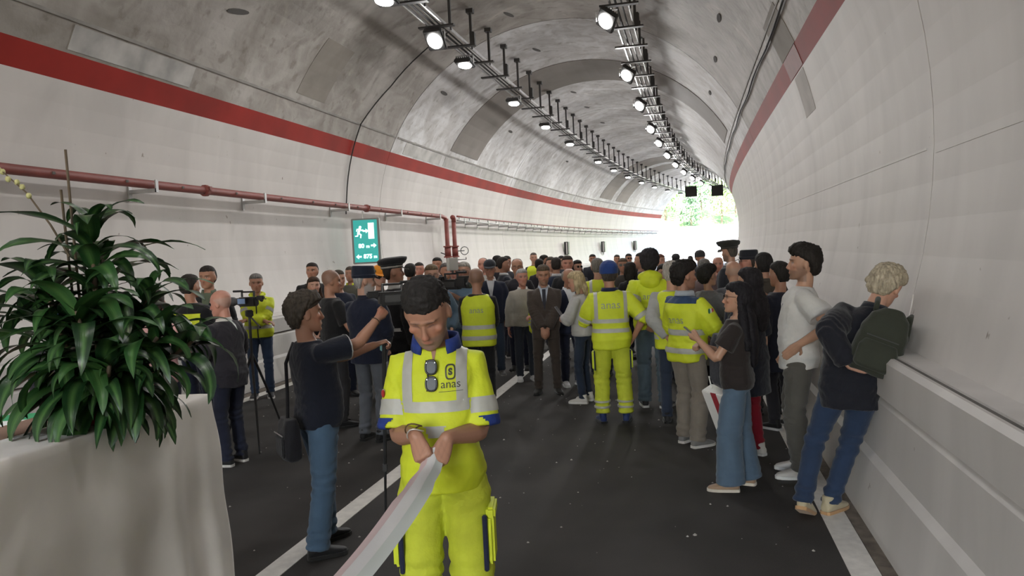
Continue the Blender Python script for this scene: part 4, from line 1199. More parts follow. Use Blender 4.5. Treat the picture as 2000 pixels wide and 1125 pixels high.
            b.v = [tuple(p) for p in lo+hi]; b.f = [tuple(range(n)), tuple(range(2*n-1, n-1, -1))]+[(k, n+k, n+(k+1) % n, (k+1) % n) for k in range(n)]
            b.build('cap_peak', vm, c_o)
            if kind in ('peaked', 'kepi'):
                bandc = hat[2] if len(hat) > 2 else (.35, .33, .30)
                sh = Sh(); sh.rings(hring([(.158, .0905, .1015, -.1205), (.176, .0905, .1025, -.1205)], n=26)); finish(sh, 'cap_band', cloth(bandc, .5), .006, 0, parent=root)
                mb2 = MB().sphere((0, 0, 0), (.014, .006, .018), nu=8, nv=6); bo = mb2.build('cap_badge', mat('brass_badge', (.55, .42, .16), .35, metal=.8), c_o, True)
                Mx = Matrix([list(HM[0])+[0], list(HM[1])+[0], list(HM[2])+[0], [0, 0, 0, 1]]); Mx.translation = Vector(hp((0, .115 if kind == 'peaked' else .102, .205))*s); bo.matrix_local = Mx
    if glasses:
        kind, gc = glasses; b = MB(); zz = .1205; yy = .102
        gz = lambda p: tuple(hp(p)*s)
        if kind == 'head': zz = .20; yy = .085
        for sg_ in (-1, 1):
            pts = [gz((sg_*.0315+.0235*math.cos(a), yy-.006*abs(math.cos(a)), zz+.0185*math.sin(a))) for a in np.linspace(0, 2*math.pi, 15)]
            b.tube(pts, .0021*s, 5, cap=False)
            b.tube([gz((sg_*.055, yy-.006, zz+.006)), gz((sg_*.078, yy-.05, zz+.006)), gz((sg_*.080, -.01, zz+.004))], .0020*s, 5)
        b.tube([gz((-.009, yy, zz+.006)), gz((0, yy+.002, zz+.008)), gz((.009, yy, zz+.006))], .0018*s, 5)
        go = b.build('glasses', mat('spectacle_frame_%d' % int(gc[0]*99), gc, .3), root)
        if kind in ('sun', 'head'):
            l_ = MB()
            for sg_ in (-1, 1):
                pl_ = [(sg_*.0315+.0225*math.cos(a), zz+.0178*math.sin(a)) for a in np.linspace(0, 2*math.pi, 14)[:-1]]
                k = len(l_.v); l_.v += [gz((a, yy-.004, z)) for a, z in pl_]; l_.f.append(tuple(range(k, k+13)))
            l_.build('lens', mat('dark_lens', (.010, .010, .012), .25, spec=.25), go)
    if extras: extras(P_)
    return P_
def wrap_text(P, src, txt, size, z, x=0.0, back=True, m=None, name='lettering', bold=.0):
    """letters pressed onto the surface of a garment"""
    s = P['s']; me = text_mesh(txt, size, 0.0, bold)
    bm = bmesh.new(); bm.from_mesh(me); bmesh.ops.triangulate(bm, faces=bm.faces[:])
    for _ in range(2):
        ed = [e for e in bm.edges if e.calc_length() > .016]
        if ed: bmesh.ops.subdivide_edges(bm, edges=ed, cuts=1); bmesh.ops.triangulate(bm, faces=bm.faces[:])
    dst = src.data; bv = BVHTree.FromPolygons([tuple(q.co) for q in dst.vertices], [tuple(p.vertices) for p in dst.polygons])
    M = P['torM'](z); c = P['tor']((x, 0, z))
    fw = M @ V3(0, 1, 0)*(1 if not back else -1); rt = M @ V3(1, 0, 0)*(1 if back else -1); up = M @ V3(0, 0, 1)
    for q in bm.verts:
        p = (c+rt*q.co.x+up*q.co.y)*s; o_ = Vector(p+fw*.6)
        hit = bv.ray_cast(o_, Vector(-fw))
        q.co = (hit[0] if hit[0] is not None else Vector(p+fw*.15))+Vector(fw)*.0035
    me2 = bpy.data.meshes.new(name); bm.to_mesh(me2); bm.free(); bpy.data.meshes.remove(me)
    me2.materials.append(m or M_tape)
    return obj(name, me2, None, P['root'])
def G(col, gr=.012, sleeve=.55, hem=.88, fold=.0045, rough=.85, name='shirt', flare=0, **k):
    d = dict(mat=cloth(col, rough) if not isinstance(col, bpy.types.Material) else col, gr=gr, sleeve=sleeve, hem=hem, fold=fold, name=name, flare=flare); d.update(k); return d
def suit(P, shirt=(.62, .64, .68), tie=None, zv=1.15, src='jacket', w0=.062):
    """shirt front in the V of a jacket, tie on top"""
    o = P['wn'].get(src) or P['wn']['shirt']; tor, M = P['tor'], P['torM'](1.3)
    ap = tor((0, 0, zv)); fw = M @ V3(0, 1, 0)
    H_ = 1.46-zv
    n1 = M @ V3(H_, 0, -w0); n1 /= np.linalg.norm(n1); n2 = M @ V3(-H_, 0, -w0); n2 /= np.linalg.norm(n2)
    P['cut'](o, 'shirt_front', cloth(shirt, .7), [(ap, n1), (ap, n2), (tor((0, 0, 1.2)), -fw)], lambda n: n == 't', .003)
    if tie is not None:
        rt = M @ V3(1, 0, 0); up = M @ V3(0, 0, 1)
        P['cut'](o, 'tie', cloth(tie, .5), [(tor((.024, 0, 1.2)), rt), (tor((-.024, 0, 1.2)), -rt), (tor((0, 0, 1.435)), up), (tor((0, 0, 1.2)), -fw), (ap, n1), (ap, n2)], lambda n: n == 't', .006)
    # collar and lapels
    c = MB()
    for sg_ in (-1, 1):
        a = tor((sg_*.062, .045, 1.475)); 
    collar(P, shirt, .012)
def collar(P, col, t=.012, hgt=.04, name='collar', m=None, rad=.066, open_=True):
    tor = P['tor']; s = P['s']; b = MB(); n = 20; rows = []
    a0 = .55 if open_ else 0.0
    for j, (z, r, th) in enumerate(((1.445, rad+.010, 0), (1.475+hgt*.3, rad+.002, 0), (1.478+hgt*.3, rad+.008, 0), (1.447, rad+.020, 0))):
        rr = []
        for k in range(n+1):
            a = math.pi/2+a0+(2*math.pi-2*a0)*k/n
            dz = -.022*max(0, math.sin(a)) if j in (0, 3) else -.016*max(0, math.sin(a))
            rr.append(tuple(tor((r*1.02*math.cos(a), -.012+r*math.sin(a)*1.0, z+dz))*s))
        rows.append(rr)
    k0 = 0
    for rr in rows: b.v += rr
    W = n+1
    for j in range(3):
        for k in range(n): b.f.append((j*W+k, j*W+k+1, (j+1)*W+k+1, (j+1)*W+k))
    for k in range(n): b.f.append((3*W+k, 3*W+k+1, k+1, k))
    b.f.append((0, W, 2*W, 3*W)); b.f.append((n, 3*W+n, 2*W+n, W+n))
    return b.build(name, m or cloth(col, .75), P['root'], True)
def vest(P, m=None, hem=.82, gr=.030, name='hi_vis_vest'):
    """sleeveless over-garment"""
    tor, torM = P['tor'], P['torM']; sh = Sh(); rs = []
    for z, w_, d in ((hem, .165, .118), (.93, .175, .124), (1.06, .165, .118), (1.2, .172, .122), (1.3, .176, .122), (1.37, .172, .108), (1.41, .140, .090), (1.44, .098, .078)):
        b = P['belly']*math.exp(-((z-1.04)/.15)**2); M = torM(z)
        g = gr if z < 1.36 else gr*.7
        rs.append(ring(tor((0, b*.5, z)), M @ V3(w_*P['wide']+g, 0, 0), M @ V3(0, d+g+b*.5, 0), 2.6, 24))
    sh.rings(rs)
    return P['finish'](sh, name, m or M_hv, max(P['vox']*1.1, .008), 3, .005, (9, 9, 20))
# ------------------------------------------------------------------ people and what they carry
def px(u, v, Y):
    """world x, z of the photograph's point (u, v) at distance Y"""
    a = (u-1000)/F; c = -(v-562.5)/F
    a, c = a*math.cos(ROLL)+c*math.sin(ROLL), -a*math.sin(ROLL)+c*math.cos(ROLL)
    dy = math.cos(PITCH)+c*math.sin(PITCH); dz = -math.sin(PITCH)+c*math.cos(PITCH)
    return a/dy*Y, CAMH+dz/dy*Y
PLACED = []
def PP(u, v, Y, face, label, dh=0.0, **k):
    x, z = px(u, v, Y)
    hat = k.get('hat'); hh = z-dh
    if hat: hh -= {'kepi': .03, 'peaked': .025, 'helmet': .025}.get(hat[0], .01)
    hh = max(1.50, min(1.92, hh))
    if k.get('hair', ('short',))[0] not in ('bald', 'shaved') and not hat: hh -= .012
    if 'vox' not in k: k['vox'] = .008 if Y < 7.2 else .0102 if Y < 9.6 else .0142 if Y < 12.6 else .019
    PLACED.append((label, x, Y, hh, z))
    return person(label, x, Y, face, hh, **k)
def W(P, p, raw=False):
    """person's own frame (1.75 m scale) -> world"""
    r = P['root']; q = Vector(np.asarray(p, float)*(1 if raw else P['s']))
    return Matrix.Translation(r.location) @ Matrix.Rotation(r.rotation_euler.z, 4, 'Z') @ q
def hv_tape(P, src='jacket', z=((.955, 1.005), (1.10, 1.15)), brace=True, arms='ua', t=(.55, .72), txt=None, ts=.105, tz=1.27):
    o = P['wn'][src]
    for a, b in z: P['hband'](o, a, b)
    if brace: P['brace'](o, .085, .128, z[-1][1])
    if arms:
        for i in (0, 1): P['armband'](o, i, arms, *t)
    if txt: wrap_text(P, o, txt, ts, tz, m=mat('grey_lettering', (.30, .33, .24), .6))
def hood(P, m, big=1.0):
    tor = P['tor']; sh = Sh()
    n = 9; pts = []
    for k in range(n):
        a = math.pi*(1.0+1.0*k/(n-1)); pts.append(tor((.105*math.cos(a), -.02+.105*math.sin(a)*.9, 1.46+.02*math.sin(-a))))
    sh.limb(pts, [.022*big, .035*big, .042*big, .05*big, .055*big, .05*big, .042*big, .035*big, .022*big], 12)
    sh.ball(tor((0, -.12, 1.43)), (.09*big, .05*big, .07*big))
    P['finish'](sh, 'hood', m, max(P['vox'], .008), 3, .004, (25, 25, 25))
def zipper(P, src, z0=.80, z1=1.42, w_=.008, col=(.02, .02, .025), name='zip', x=0.0):
    tor, M = P['tor'], P['torM'](1.2); rt = M @ V3(1, 0, 0); up = M @ V3(0, 0, 1); fw = M @ V3(0, 1, 0)
    P['cut'](P['wn'][src], name, cloth(col, .5), [(tor((x+w_, 0, 1.2)), rt), (tor((x-w_, 0, 1.2)), -rt), (tor((0, 0, z1)), up), (tor((0, 0, z0)), -up), (tor((0, .02, 1.2)), -fw)], lambda n: n == 't', .003)
def camcorder(name, label, loc, rz_, size=1.0, led=False, shoulder=False, up=0.0):
    r = empty(name, loc, rz_); tag(r, label, 'camera'); r.scale = (size,)*3; r.rotation_euler = (up, 0, rz_)
    MB().box((0, 0, 0), (.085, .20, .095), bev=.012).build('body', M_black, r)
    MB().tube([(0, .10, .005), (0, .16, .005), (0, .165, .005), (0, .21, .005)], [.036, .036, .046, .048], 14).build('lens', M_dark, r, True)
    MB().tube([(0, .212, .005), (0, .214, .005)], .038, 14).build('front_glass', mat('lens_glass', (.02, .03, .06), .05), r)
    MB().tube([(0, -.07, .05), (0, -.07, .10), (0, .07, .10), (0, .07, .05)], .012, 8).build('handle', M_black, r)
    MB().box((0, -.14, .035), (.045, .09, .045), bev=.01).build('viewfinder', M_black, r)
    sc_ = MB().box((-.085, .02, .01), (.012, .10, .065), bev=.004).build('flip_screen', M_black, r)
    MB().box((-.0925, .02, .01), (.003, .085, .052)).build('screen_glass', mat('blue_screen', (.18, .26, .42), .2, emit=.25), sc_)
    MB().box((.048, 0, 0), (.012, .14, .05), bev=.004).build('hand_strap', M_dark, r)
    MB().tube([(0, .06, .11), (0, .17, .11)], .011, 8).build('microphone', M_black, r)
    if shoulder:
        MB().box((0, -.18, .0), (.10, .22, .15), bev=.015).build('battery_pack', M_black, r)
        MB().box((0, .14, .02), (.13, .13, .11), bev=.02).build('matte_box', M_black, r)
    if led:
        MB().box((0, .02, .19), (.16, .03, .12), bev=.006).build('led_panel', mat('led_panel_back', (.55, .53, .50), .5), r)
        MB().tube([(0, .02, .10), (0, .02, .14)], .010, 6).build('led_mount', M_black, r)
    return r
def tripod(label, loc, hgt, spread=.42, rz_=0.0):
    r = empty('tripod', loc, rz_); tag(r, label, 'tripod')
    MB().tube([(0, 0, hgt*.45), (0, 0, hgt-.05)], .014, 8).build('center_column', M_black, r)
    MB().box((0, 0, hgt-.04), (.07, .10, .07), bev=.01).build('head', M_black, r)
    MB().tube([(0, 0, hgt-.06), (.05, -.28, hgt-.17)], .009, 6).build('pan_handle', M_black, r)
    for k in range(3):
        a = k*2.094+.4
        MB().tube([(0, 0, hgt*.68), (spread*.5*math.cos(a), spread*.5*math.sin(a), hgt*.36), (spread*math.cos(a), spread*math.sin(a), .0)], [.014, .013, .009], 7).build('leg', M_black, r)
    return r
def bag(label, loc, rz_, size, col, strap=None, name='shoulder_bag', tilt=0.0):
    r = empty(name, loc, rz_); r.rotation_euler = (0, tilt, rz_); tag(r, label, 'bag')
    w_, d, h = size; m = cloth(col, .7)
    sh = Sh(); sh.rings([ring(V3(0, 0, z), V3(w_/2*q, 0, 0), V3(0, d/2*q2, 0), 4.0, 20) for z, q, q2 in ((0, .86, .7), (h*.06, .97, .95), (h*.4, 1.02, 1.08), (h*.85, .98, .9), (h, .88, .6))])
    me = remesh(sh, .008, 2); v = mv(me); setv(me, v+mn(me)*(wav(v, 4, (25, 25, 25))*.004)[:, None]); me.materials.append(m); obj('body', me, None, r)
    MB().box((0, d*.52, h*.36), (w_*.72, d*.16, h*.5), bev=.012).build('front_pocket', m, r)
    MB().tube([(-w_*.4, d*.60, h*.64), (w_*.4, d*.60, h*.64)], .004, 5).build('zip', M_steel, r)
    if strap:
        pts = [Vector(p)-Vector(loc) for p in strap]
        inv = Matrix.Rotation(-rz_, 4, 'Z')
        MB().tube([inv @ p for p in pts], .012, 6).build('strap', m, r, True)
    return r
def phone(label, loc, rot, col=(.02, .02, .022), name='phone', size=(.075, .009, .155)):
    r = empty(name, loc); r.rotation_euler = rot; tag(r, label, 'phone')
    MB().box((0, 0, 0), size, bev=.003).build('body', mat('phone_shell_%d' % int(col[0]*99), col, .3), r)
    MB().box((0, -size[1]/2-.0008, 0), (size[0]*.92, .0012, size[2]*.94)).build('screen', mat('phone_screen', (.02, .025, .035), .1), r)
    return r

# ---- the man with the ribbon
MX, MY = -.335, 3.25
def ex_main(P):
    o = P['wn']['shirt']
    for a, b in ((1.105, 1.150), (1.205, 1.250)): P['hband'](o, a, b)
    P['brace'](o, .088, .130, 1.25)
    for i in (0, 1): P['armband'](o, i, 'ua', .50, .72); 
    blue = mat('royal_blue_rib', (.012, .035, .20), .8, bump=.15, bscale=90)
    for i in (0, 1): P['armband'](o, i, 'ua', .77, .93, blue, 'cuff', .004)
    collar(P, None, m=blue, hgt=.07, rad=.086)
    tor, M = P['tor'], P['torM'](1.3); s = P['s']
    # open placket
    rt = M @ V3(1, 0, 0); up = M @ V3(0, 0, 1); fw = M @ V3(0, 1, 0)
    n1 = M @ V3(.16, 0, -.028); n1 /= np.linalg.norm(n1); n2 = M @ V3(-.16, 0, -.028); n2 /= np.linalg.norm(n2); ap = tor((0, 0, 1.385))
    P['cut'](o, 'open_neck', mat('skin_chest', (.38, .20, .135), .5), [(ap, n1), (ap, n2), (tor((0, .02, 1.3)), -fw)], lambda n: n == 't', .0035)
    P['cut'](o, 'placket', M_hv, [(tor((.018, 0, 1.3)), rt), (tor((-.018, 0, 1.3)), -rt), (tor((0, 0, 1.385)), up), (tor((0, 0, 1.295)), -up), (tor((0, .02, 1.3)), -fw)], lambda n: n == 't', .003)
    # emblem on the chest, his left side
    dk = mat('dark_print', (.05, .055, .04), .6)
    wrap_text(P, o, 'anas', .046, 1.315, x=-.068, back=False, m=dk, name='chest_lettering')
    wrap_text(P, o, 'S', .034, 1.362, x=-.068, back=False, m=dk, name='emblem_letter', bold=.002)
    bv = BVHTree.FromPolygons([tuple(q.co) for q in o.data.vertices], [tuple(p.vertices) for p in o.data.polygons])
    def onfront(x, z, off=.005):
        c = Vector(tor((x, 0, z))*s); h = bv.ray_cast(c+Vector(fw)*.6, Vector(-fw)); return (h[0] if h[0] is not None else c+Vector(fw)*.14)+Vector(fw)*off
    b = MB(); n = 28; b_in = []
    for k in range(n+1):
        a = 2*math.pi*k/n; c_, s_ = math.cos(a), math.sin(a); e = lambda q: math.copysign(abs(q)**.6, q)
        for q in (1.0, .72): b.v.append(tuple(onfront(-.068+.021*q*e(c_), 1.362+(.030 if q == 1 else .024)*e(s_)*1.0, .0045)))
    for k in range(n): b.f.append((2*k, 2*k+1, 2*k+3, 2*k+2))
    b.build('emblem_ring', dk, P['root'])
    b = MB(); 
    for k in range(9):
        for z in (1.2865, 1.2885): b.v.append(tuple(onfront(-.068+.048*(k/8-.5)*2, z, .0045)))
    for k in range(8): b.f.append((2*k, 2*k+1, 2*k+3, 2*k+2))
    b.build('emblem_underline', dk, P['root'])
    # small flag badge on the right sleeve
    S0, E, wr = P['ARM'][1]; c = S0*.62+E*.38; 
    for k, cc in enumerate(((.02, .16, .07), (.6, .6, .58), (.4, .03, .03))):
        nrm_ = np.cross(E-S0, V3(0, 1, 0)); nrm_ /= np.linalg.norm(nrm_); nrm_ = nrm_*(1 if nrm_[0] > 0 else -1)
        MB().sphere(Vector((c+nrm_*.062+V3(0, .03+.012*k, .0))*s), (.008, .007, .018), nu=8, nv=6).build('flag_badge', cloth(cc, .6), P['root'], True)
    # sunglasses hanging from the placket
    sgm = mat('gloss_black', (.008, .008, .009), .12); g = empty('sunglasses', Vector((0, 0, 0)))
    g.parent = None
    W0 = Matrix.Translation(P['root'].location) @ Matrix.Rotation(P['root'].rotation_euler.z, 4, 'Z')
    g.matrix_world = W0 @ Matrix.Translation(onfront(.008, 1.395, .02)); g.location = (W0 @ onfront(.008, 1.395, .022)); g.rotation_euler = (R_(10), 0, P['root'].rotation_euler.z)
    tag(g, 'black sunglasses hooked on the neck of the yellow polo shirt', 'sunglasses')
    fr = MB(); ln = MB()
    for sg_ in (-1, 1):
        zc = -.045+sg_*.034
        pts = [(.023*math.copysign(abs(math.cos(a))**.75, math.cos(a)), .004, zc+.029*math.copysign(abs(math.sin(a))**.75, math.sin(a))) for a in np.linspace(0, 2*math.pi, 21)]
        fr.tube(pts, .004, 6, cap=False); k = len(ln.v); ln.v += [(p[0]*.98, p[1], zc+(p[2]-zc)*.98) for p in pts[:-1]]; ln.f.append(tuple(range(k, k+20)))
    fr.tube([(.012, .004, -.045-.010), (.014, .006, -.045), (.012, .004, -.045+.010)], .0035, 6)
    for sg_ in (-1, 1): fr.tube([(.02, .003, -.045+sg_*.062), (.012, -.012, -.045+sg_*.05), (-.02, -.010, -.045+sg_*.03)], .003, 6)
    fr.build('frame', sgm, g, True); ln.build('lens', mat('dark_lens', (.010, .010, .012), .25, spec=.25), g)
    st_ = mat('chrome_dot', (.8, .8, .8), .15, metal=1)
    for sg_ in (-1, 1):
        for dx in (-.017, .017): MB().sphere((dx, .009, -.045+sg_*.034+.018), .0028, nu=6, nv=5).build('stud', st_, g)
    # cargo pockets, dark zips
    bl = cloth((.012, .016, .045), .7); tv = P['trous']
    for i in (0, 1):
        H0, K, A, toe = P['LEG'][i]; sg_ = -1 if i == 0 else 1
        c = H0*.38+K*.62; 
        MB().box((c[0]+sg_*.098, c[1]+.01, c[2]+.01), (.035, .15, .21), bev=.012).build('cargo_pocket', M_hv, P['root'])
        MB().box((c[0]+sg_*.104, c[1]+.01, c[2]+.125), (.04, .16, .05), bev=.01).build('pocket_flap', M_hv, P['root'])
        MB().box((c[0]+sg_*.078, c[1]+.088, c[2]-.0), (.020, .014, .24), bev=.004).build('pocket_zip', bl, P['root'])
        MB().sphere((c[0]+sg_*.106, c[1]+.075, c[2]+.125), .008, nu=8, nv=6).build('snap_button', bl, P['root'])
    # bracelets on the right wrist
    wr, d, tf, pn = P['FR'][1]
    for q, cc, nm in ((-.035, (.12, .07, .03), 'bead_bracelet'), (-.012, (.62, .60, .56), 'silver_bracelet')):
        pts = [Vector((wr+d*q+(tf*math.cos(a)+pn*math.sin(a))*(.0325)+d*.008*math.cos(a*2))*s) for a in np.linspace(0, 2*math.pi, 17)]
        MB().tube(pts, .0032, 6, cap=False).build(nm, mat('bracelet_%d' % int(cc[0]*99), cc, .35, metal=.5 if cc[0] > .5 else 0), P['root'], True)
PM = person('man in yellow polo with blue collar looking down at the ribbon he holds', MX, MY, 182, 1.795, skin='tan', head=(4, 34, 3), lean=3, belly=.05, wide=.88,
       top=G(M_hv, .016, .90, .86, .005, name='polo_shirt', cuffw=.006, flare=.10), bottom=dict(col=HIVIS, mat=M_hvt, fit='cargo'), hair=('spiky', (.022, .020, .019)), beard=((.13, .11, .10), .6),
       arms=((-.060, .285, 1.125), (.056, .30, 1.14)), hands=('fist', 'fist'), elb=((-.42, -.75, -.5), (.42, -.75, -.5)), hdir=(((.35, .45, -.82), (.35, -.85, -.3)), ((-.35, .5, -.8), (-.35, -.85, -.3))), vox=.0052, folds=1.15, extras=ex_main)
# ribbon: from his hands down towards the camera's left
h0 = W(PM, (.0, .345, 1.04)); M_rib = [mat('ribbon_pale_pink', (.60, .47, .47), .5, bump=.05), mat('ribbon_pale_white', (.62, .62, .62), .5, bump=.05), mat('ribbon_pale_green', (.52, .57, .55), .5, bump=.05)]
ex_, ez_ = px(634, 1180, 1.9)
e0 = Vector((ex_, 1.9, ez_)); e1 = Vector((ex_-.14, 1.45, ez_-.14))
rb = empty('ceremonial_ribbon', h0); tag(rb, 'wide pale tricolour ribbon held by the man in the yellow polo', 'ribbon')
path = [h0+Vector((.015, .03, .05)), h0+Vector((0, 0, .0))]+[h0.lerp(e0, t)+Vector((0, 0, -.025*math.sin(math.pi*t))) for t in np.linspace(.08, 1, 12)]+[e1]
acr = Vector((.9, .12, .16)).normalized()
for k, (a, b) in enumerate(((-.5, -.17), (-.17, .2), (.2, .5))):
    mb = MB()
    for i, p in enumerate(path):
        w_ = .085 if i < 2 else .15 if i > 3 else .09+.03*(i-1)
        w_ = .145 if i > 3 else (.12 if i > 1 else .095)
        for q in (a, (a+b)/2, b):
            pb = p+acr*(q*w_)+Vector((0, -.012*math.cos(q*6), .012*math.cos(q*6))); mb.v.append(tuple(pb-h0))
    for i in range(len(path)-1):
        for q in range(2): mb.f.append((i*3+q, i*3+q+1, i*3+4+q, i*3+3+q))
    mb.build(('pink_stripe', 'white_stripe', 'green_stripe')[k], M_rib[k], rb, True)

# ---- the man filming with a camcorder on a monopod
def ex_cam2(P):
    wr, d, tf, pn = P['FR'][1]; s = P['s']
    pts = [Vector((wr-d*.03+(tf*math.cos(a)+pn*math.sin(a))*.033)*s) for a in np.linspace(0, 2*math.pi, 15)]
    MB().tube(pts, .003, 6, cap=False).build('bracelet', cloth((.05, .035, .02), .6), P['root'], True)
    P['armband'](P['wn']['shirt'], 1, 'ua', .69, .72, cloth((.6, .6, .6)), 'white_cuff', .004)
PC = person('man in dark navy polo and jeans filming with raised arms', -1.29, 4.85, 54, 1.655, skin='tan', head=(6, 2, 0), lean=-3, top=G((.0075, .010, .020), .020, .72, .86, .004, name='polo_shirt'),
       bottom=dict(col=(.060, .105, .165), fit='loose'), hair=('mop', (.060, .048, .038)), shoes=(BLACK, (.012, .012, .012)), arms=((-.02, .46, 1.36), (.10, .44, 1.56)), hands=('grip', 'grip'), elb=((-.3, .0, -1), (.5, 0, -1)),
       belly=.04, vox=.0062, folds=1.3, extras=ex_cam2, legs=(((-.14, .07, .085), (-.2, 1, 0), -12), ((.12, -.10, .085), (.2, 1, 0), 10)))
c2 = W(PC, (.07, .58, 1.69)); camcorder('camcorder', 'black camcorder with lit flip screen held up by the man in navy', c2, -R_(66), .95)
mp = W(PC, (-.02, .52, 1.30)); mr = empty('monopod', (mp.x, mp.y, 0)); tag(mr, 'thin black monopod standing in front of the man filming in navy', 'monopod')
for (a, b, r_, nm) in ((.0, .45, .009, 'lower_tube'), (.42, .85, .012, 'middle_tube'), (.82, 1.30, .014, 'upper_tube')):
    MB().tube([(-.05+.05*a, .03-.03*a, a), (-.05+.05*b, .03-.03*b, b)], r_, 8).build(nm, M_black, mr)
for z in (.43, .84): MB().tube([(-.05+.05*z, .03-.03*z, z-.025), (-.05+.05*z, .03-.03*z, z+.025)], .018, 8).build('clamp', M_dark, mr)
MB().box((0, 0, 1.27), (.03, .03, .06), bev=.006).build('grip', mat('teal_grip', (.05, .25, .28), .4), mr)
sb = W(PC, (.03, -.215, .68)); sp_ = [W(PC, (-.13, -.09, 1.43)), W(PC, (-.09, -.165, 1.30)), W(PC, (-.04, -.185, 1.10)), W(PC, (.0, -.205, .98)), W(PC, (.02, -.215, .92))]
bag('black crossbody bag on the back hip of the man in navy', sb, -R_(48)+R_(170), (.23, .11, .26), (.010, .010, .014), sp_, 'crossbody_bag')

# ---- left group
def ex_bald(P): collar(P, (.6, .58, .55)); zipper(P, 'jacket')
PB = PP(437, 570, 7.1, -68, 'bald man in dark quilted jacket and dark jeans seen from behind, beside the plant', skin='pink', hair=('bald', (.45, .40, .35)), head=(-12, 4, 0), top=None, over=G((.022, .020, .026), .034, 1.9, .80, .007, name='jacket'),
   bottom=dict(col=(.014, .017, .034), fit='reg'), shoes=((.012, .012, .014), (.60, .58, .55)), arms=('belly', 'belly'), belly=.05, lean=4, vox=.007, folds=1.3, extras=ex_bald)
def ex_cross(P): hv_tape(P, z=((.99, 1.04),), brace=False, arms='ua', t=(.45, .62)); zipper(P, 'jacket', .82, 1.40); collar(P, None, m=M_hv, hgt=.06, rad=.078); hood(P, M_hv, .7)
PP(499, 535, 10.6, 168, 'grey-haired man in yellow hi-vis jacket with folded arms by the left barrier', skin='tan', hair=('short', (.16, .15, .14)), head=(-6, 4, 0), over=G(M_hv, .034, 1.92, .86, .007, name='jacket'), top=G(BLACK, .012, .4, 1.0),
   bottom=dict(col=(.03, .05, .095), fit='reg'), shoes=((.02, .02, .025), (.62, .60, .58)), arms=((.13, .215, 1.13), (-.12, .245, 1.10)), elb=((-1, -.1, -.6), (1, -.1, -.6)), vox=.010, extras=ex_cross)
PP(372, 536, 8.4, 20, 'dark-haired man seen from behind between plant and wall, hi-vis panel on his back', top=None, over=G((.012, .012, .014), .03, 1.9, .84, name='jacket'), hair=('short', (.03, .025, .022)), bottom=dict(col=NAVY), arms=('front', 'front'),
   extras=lambda P: P['hband'](P['wn']['jacket'], 1.22, 1.34, M_hv, 'hi_vis_panel'))
PP(404, 519, 9.3, 175, 'tall man in black jacket facing us above the bald man', over=G((.012, .013, .015), .03, 1.9, .82, name='jacket'), hair=('crop', (.025, .02, .018)), bottom=dict(col=NAVY), head=(10, 4, 0), extras=lambda P: suit(P, (.10, .12, .08)))
PP(300, 566, 6.9, -20, 'person in pale pink shirt mostly hidden behind the plant', top=G((.60, .34, .33), .016, 1.85, .86), hair=('short', (.04, .03, .025)), bottom=dict(col=NAVY), arms=('belly', 'phone'))
PP(112, 612, 6.0, 160, 'short person with blue cap behind the plant at the left edge', dh=-.02, top=G((.02, .02, .024), .02, 1.85, .86), hair=('short', (.05, .04, .035)), hat=('baseball', (.02, .06, .34)), bottom=dict(col=NAVY), head=(0, 10, 0), arms=('front', 'front'))
PP(608, 513, 12.2, 172, 'tall dark-haired man in black suit beside the wall, left of the escape sign', over=G((.014, .013, .015), .028, 1.92, .78, name='jacket'), hair=('short', (.025, .02, .017)), bottom=dict(col=(.014, .013, .015)), extras=lambda P: suit(P, (.03, .03, .035)), wide=1.05, head=(8, -4, 0))
PP(612, 541, 10.6, 165, 'woman with straight brown hair behind the man who films', fem=True, skin='fair', over=G((.02, .018, .02), .022, 1.9, .82, name='jacket'), hair=('long', (.05, .028, .018)), bottom=dict(col=NAVY), head=(-8, 0, 0), arms=('front', 'front'))
PP(645, 529, 8.5, 55, 'heavy man with shaved head in black t-shirt, seen from behind', skin='tan', hair=('shaved', (.10, .07, .055)), top=G((.010, .010, .011), .022, .75, .84), bottom=dict(col=CHAR), wide=1.1, belly=.06, arms=('belly', 'belly'), head=(10, 5, 0))
PP(661, 528, 10.4, 150, 'man half hidden behind the shaved head of the man in black', top=G(NAVY, .02, 1.9, .85), hair=('crop', (.05, .04, .03)), bottom=dict(col=NAVY))
PP(683, 521, 13.0, 185, 'man in khaki jacket with yellow collar under the escape sign', over=G((.085, .080, .060), .028, 1.9, .82, name='jacket'), hair=('crop', (.06, .05, .04)), bottom=dict(col=NAVY), extras=lambda P: collar(P, None, m=M_hv), arms=('front', 'front'))
def ex_kepi(P): collar(P, (.02, .022, .04)); P['armband'](P['wn']['jacket'], 1, 'fa', .72, .78, cloth((.30, .28, .22)), 'cuff_stripe')
PP(711, 520, 7.75, 28, 'grey-bearded officer in navy jacket and tall navy cap, seen from behind', skin='fair', hair=('crop', (.36, .35, .34)), beard=((.42, .41, .40), .8), hat=('kepi', (.012, .016, .032), (.014, .018, .036)), over=G((.012, .016, .034), .032, 1.92, .80, .006, name='jacket'),
   bottom=dict(col=(.115, .125, .145), fit='reg'), shoes=(BLACK, None), head=(38, 2, 0), arms=('front', 'front'), wide=1.05, vox=.008, extras=ex_kepi)
PP(741, 520, 10.2, 150, 'person with orange cap and sunglasses behind the officers', skin='fair', hat=('helmet', (.72, .26, .02)), hair=('short', (.08, .05, .03)), glasses=('sun', (.02, .02, .02)), top=G((.016, .016, .018), .02, 1.9, .85), bottom=dict(col=NAVY))
def ex_cc(P): collar(P, (.5, .5, .48)); P['hband'](P['wn']['jacket'], 1.0, 1.035, cloth((.45, .44, .42)), 'white_belt')
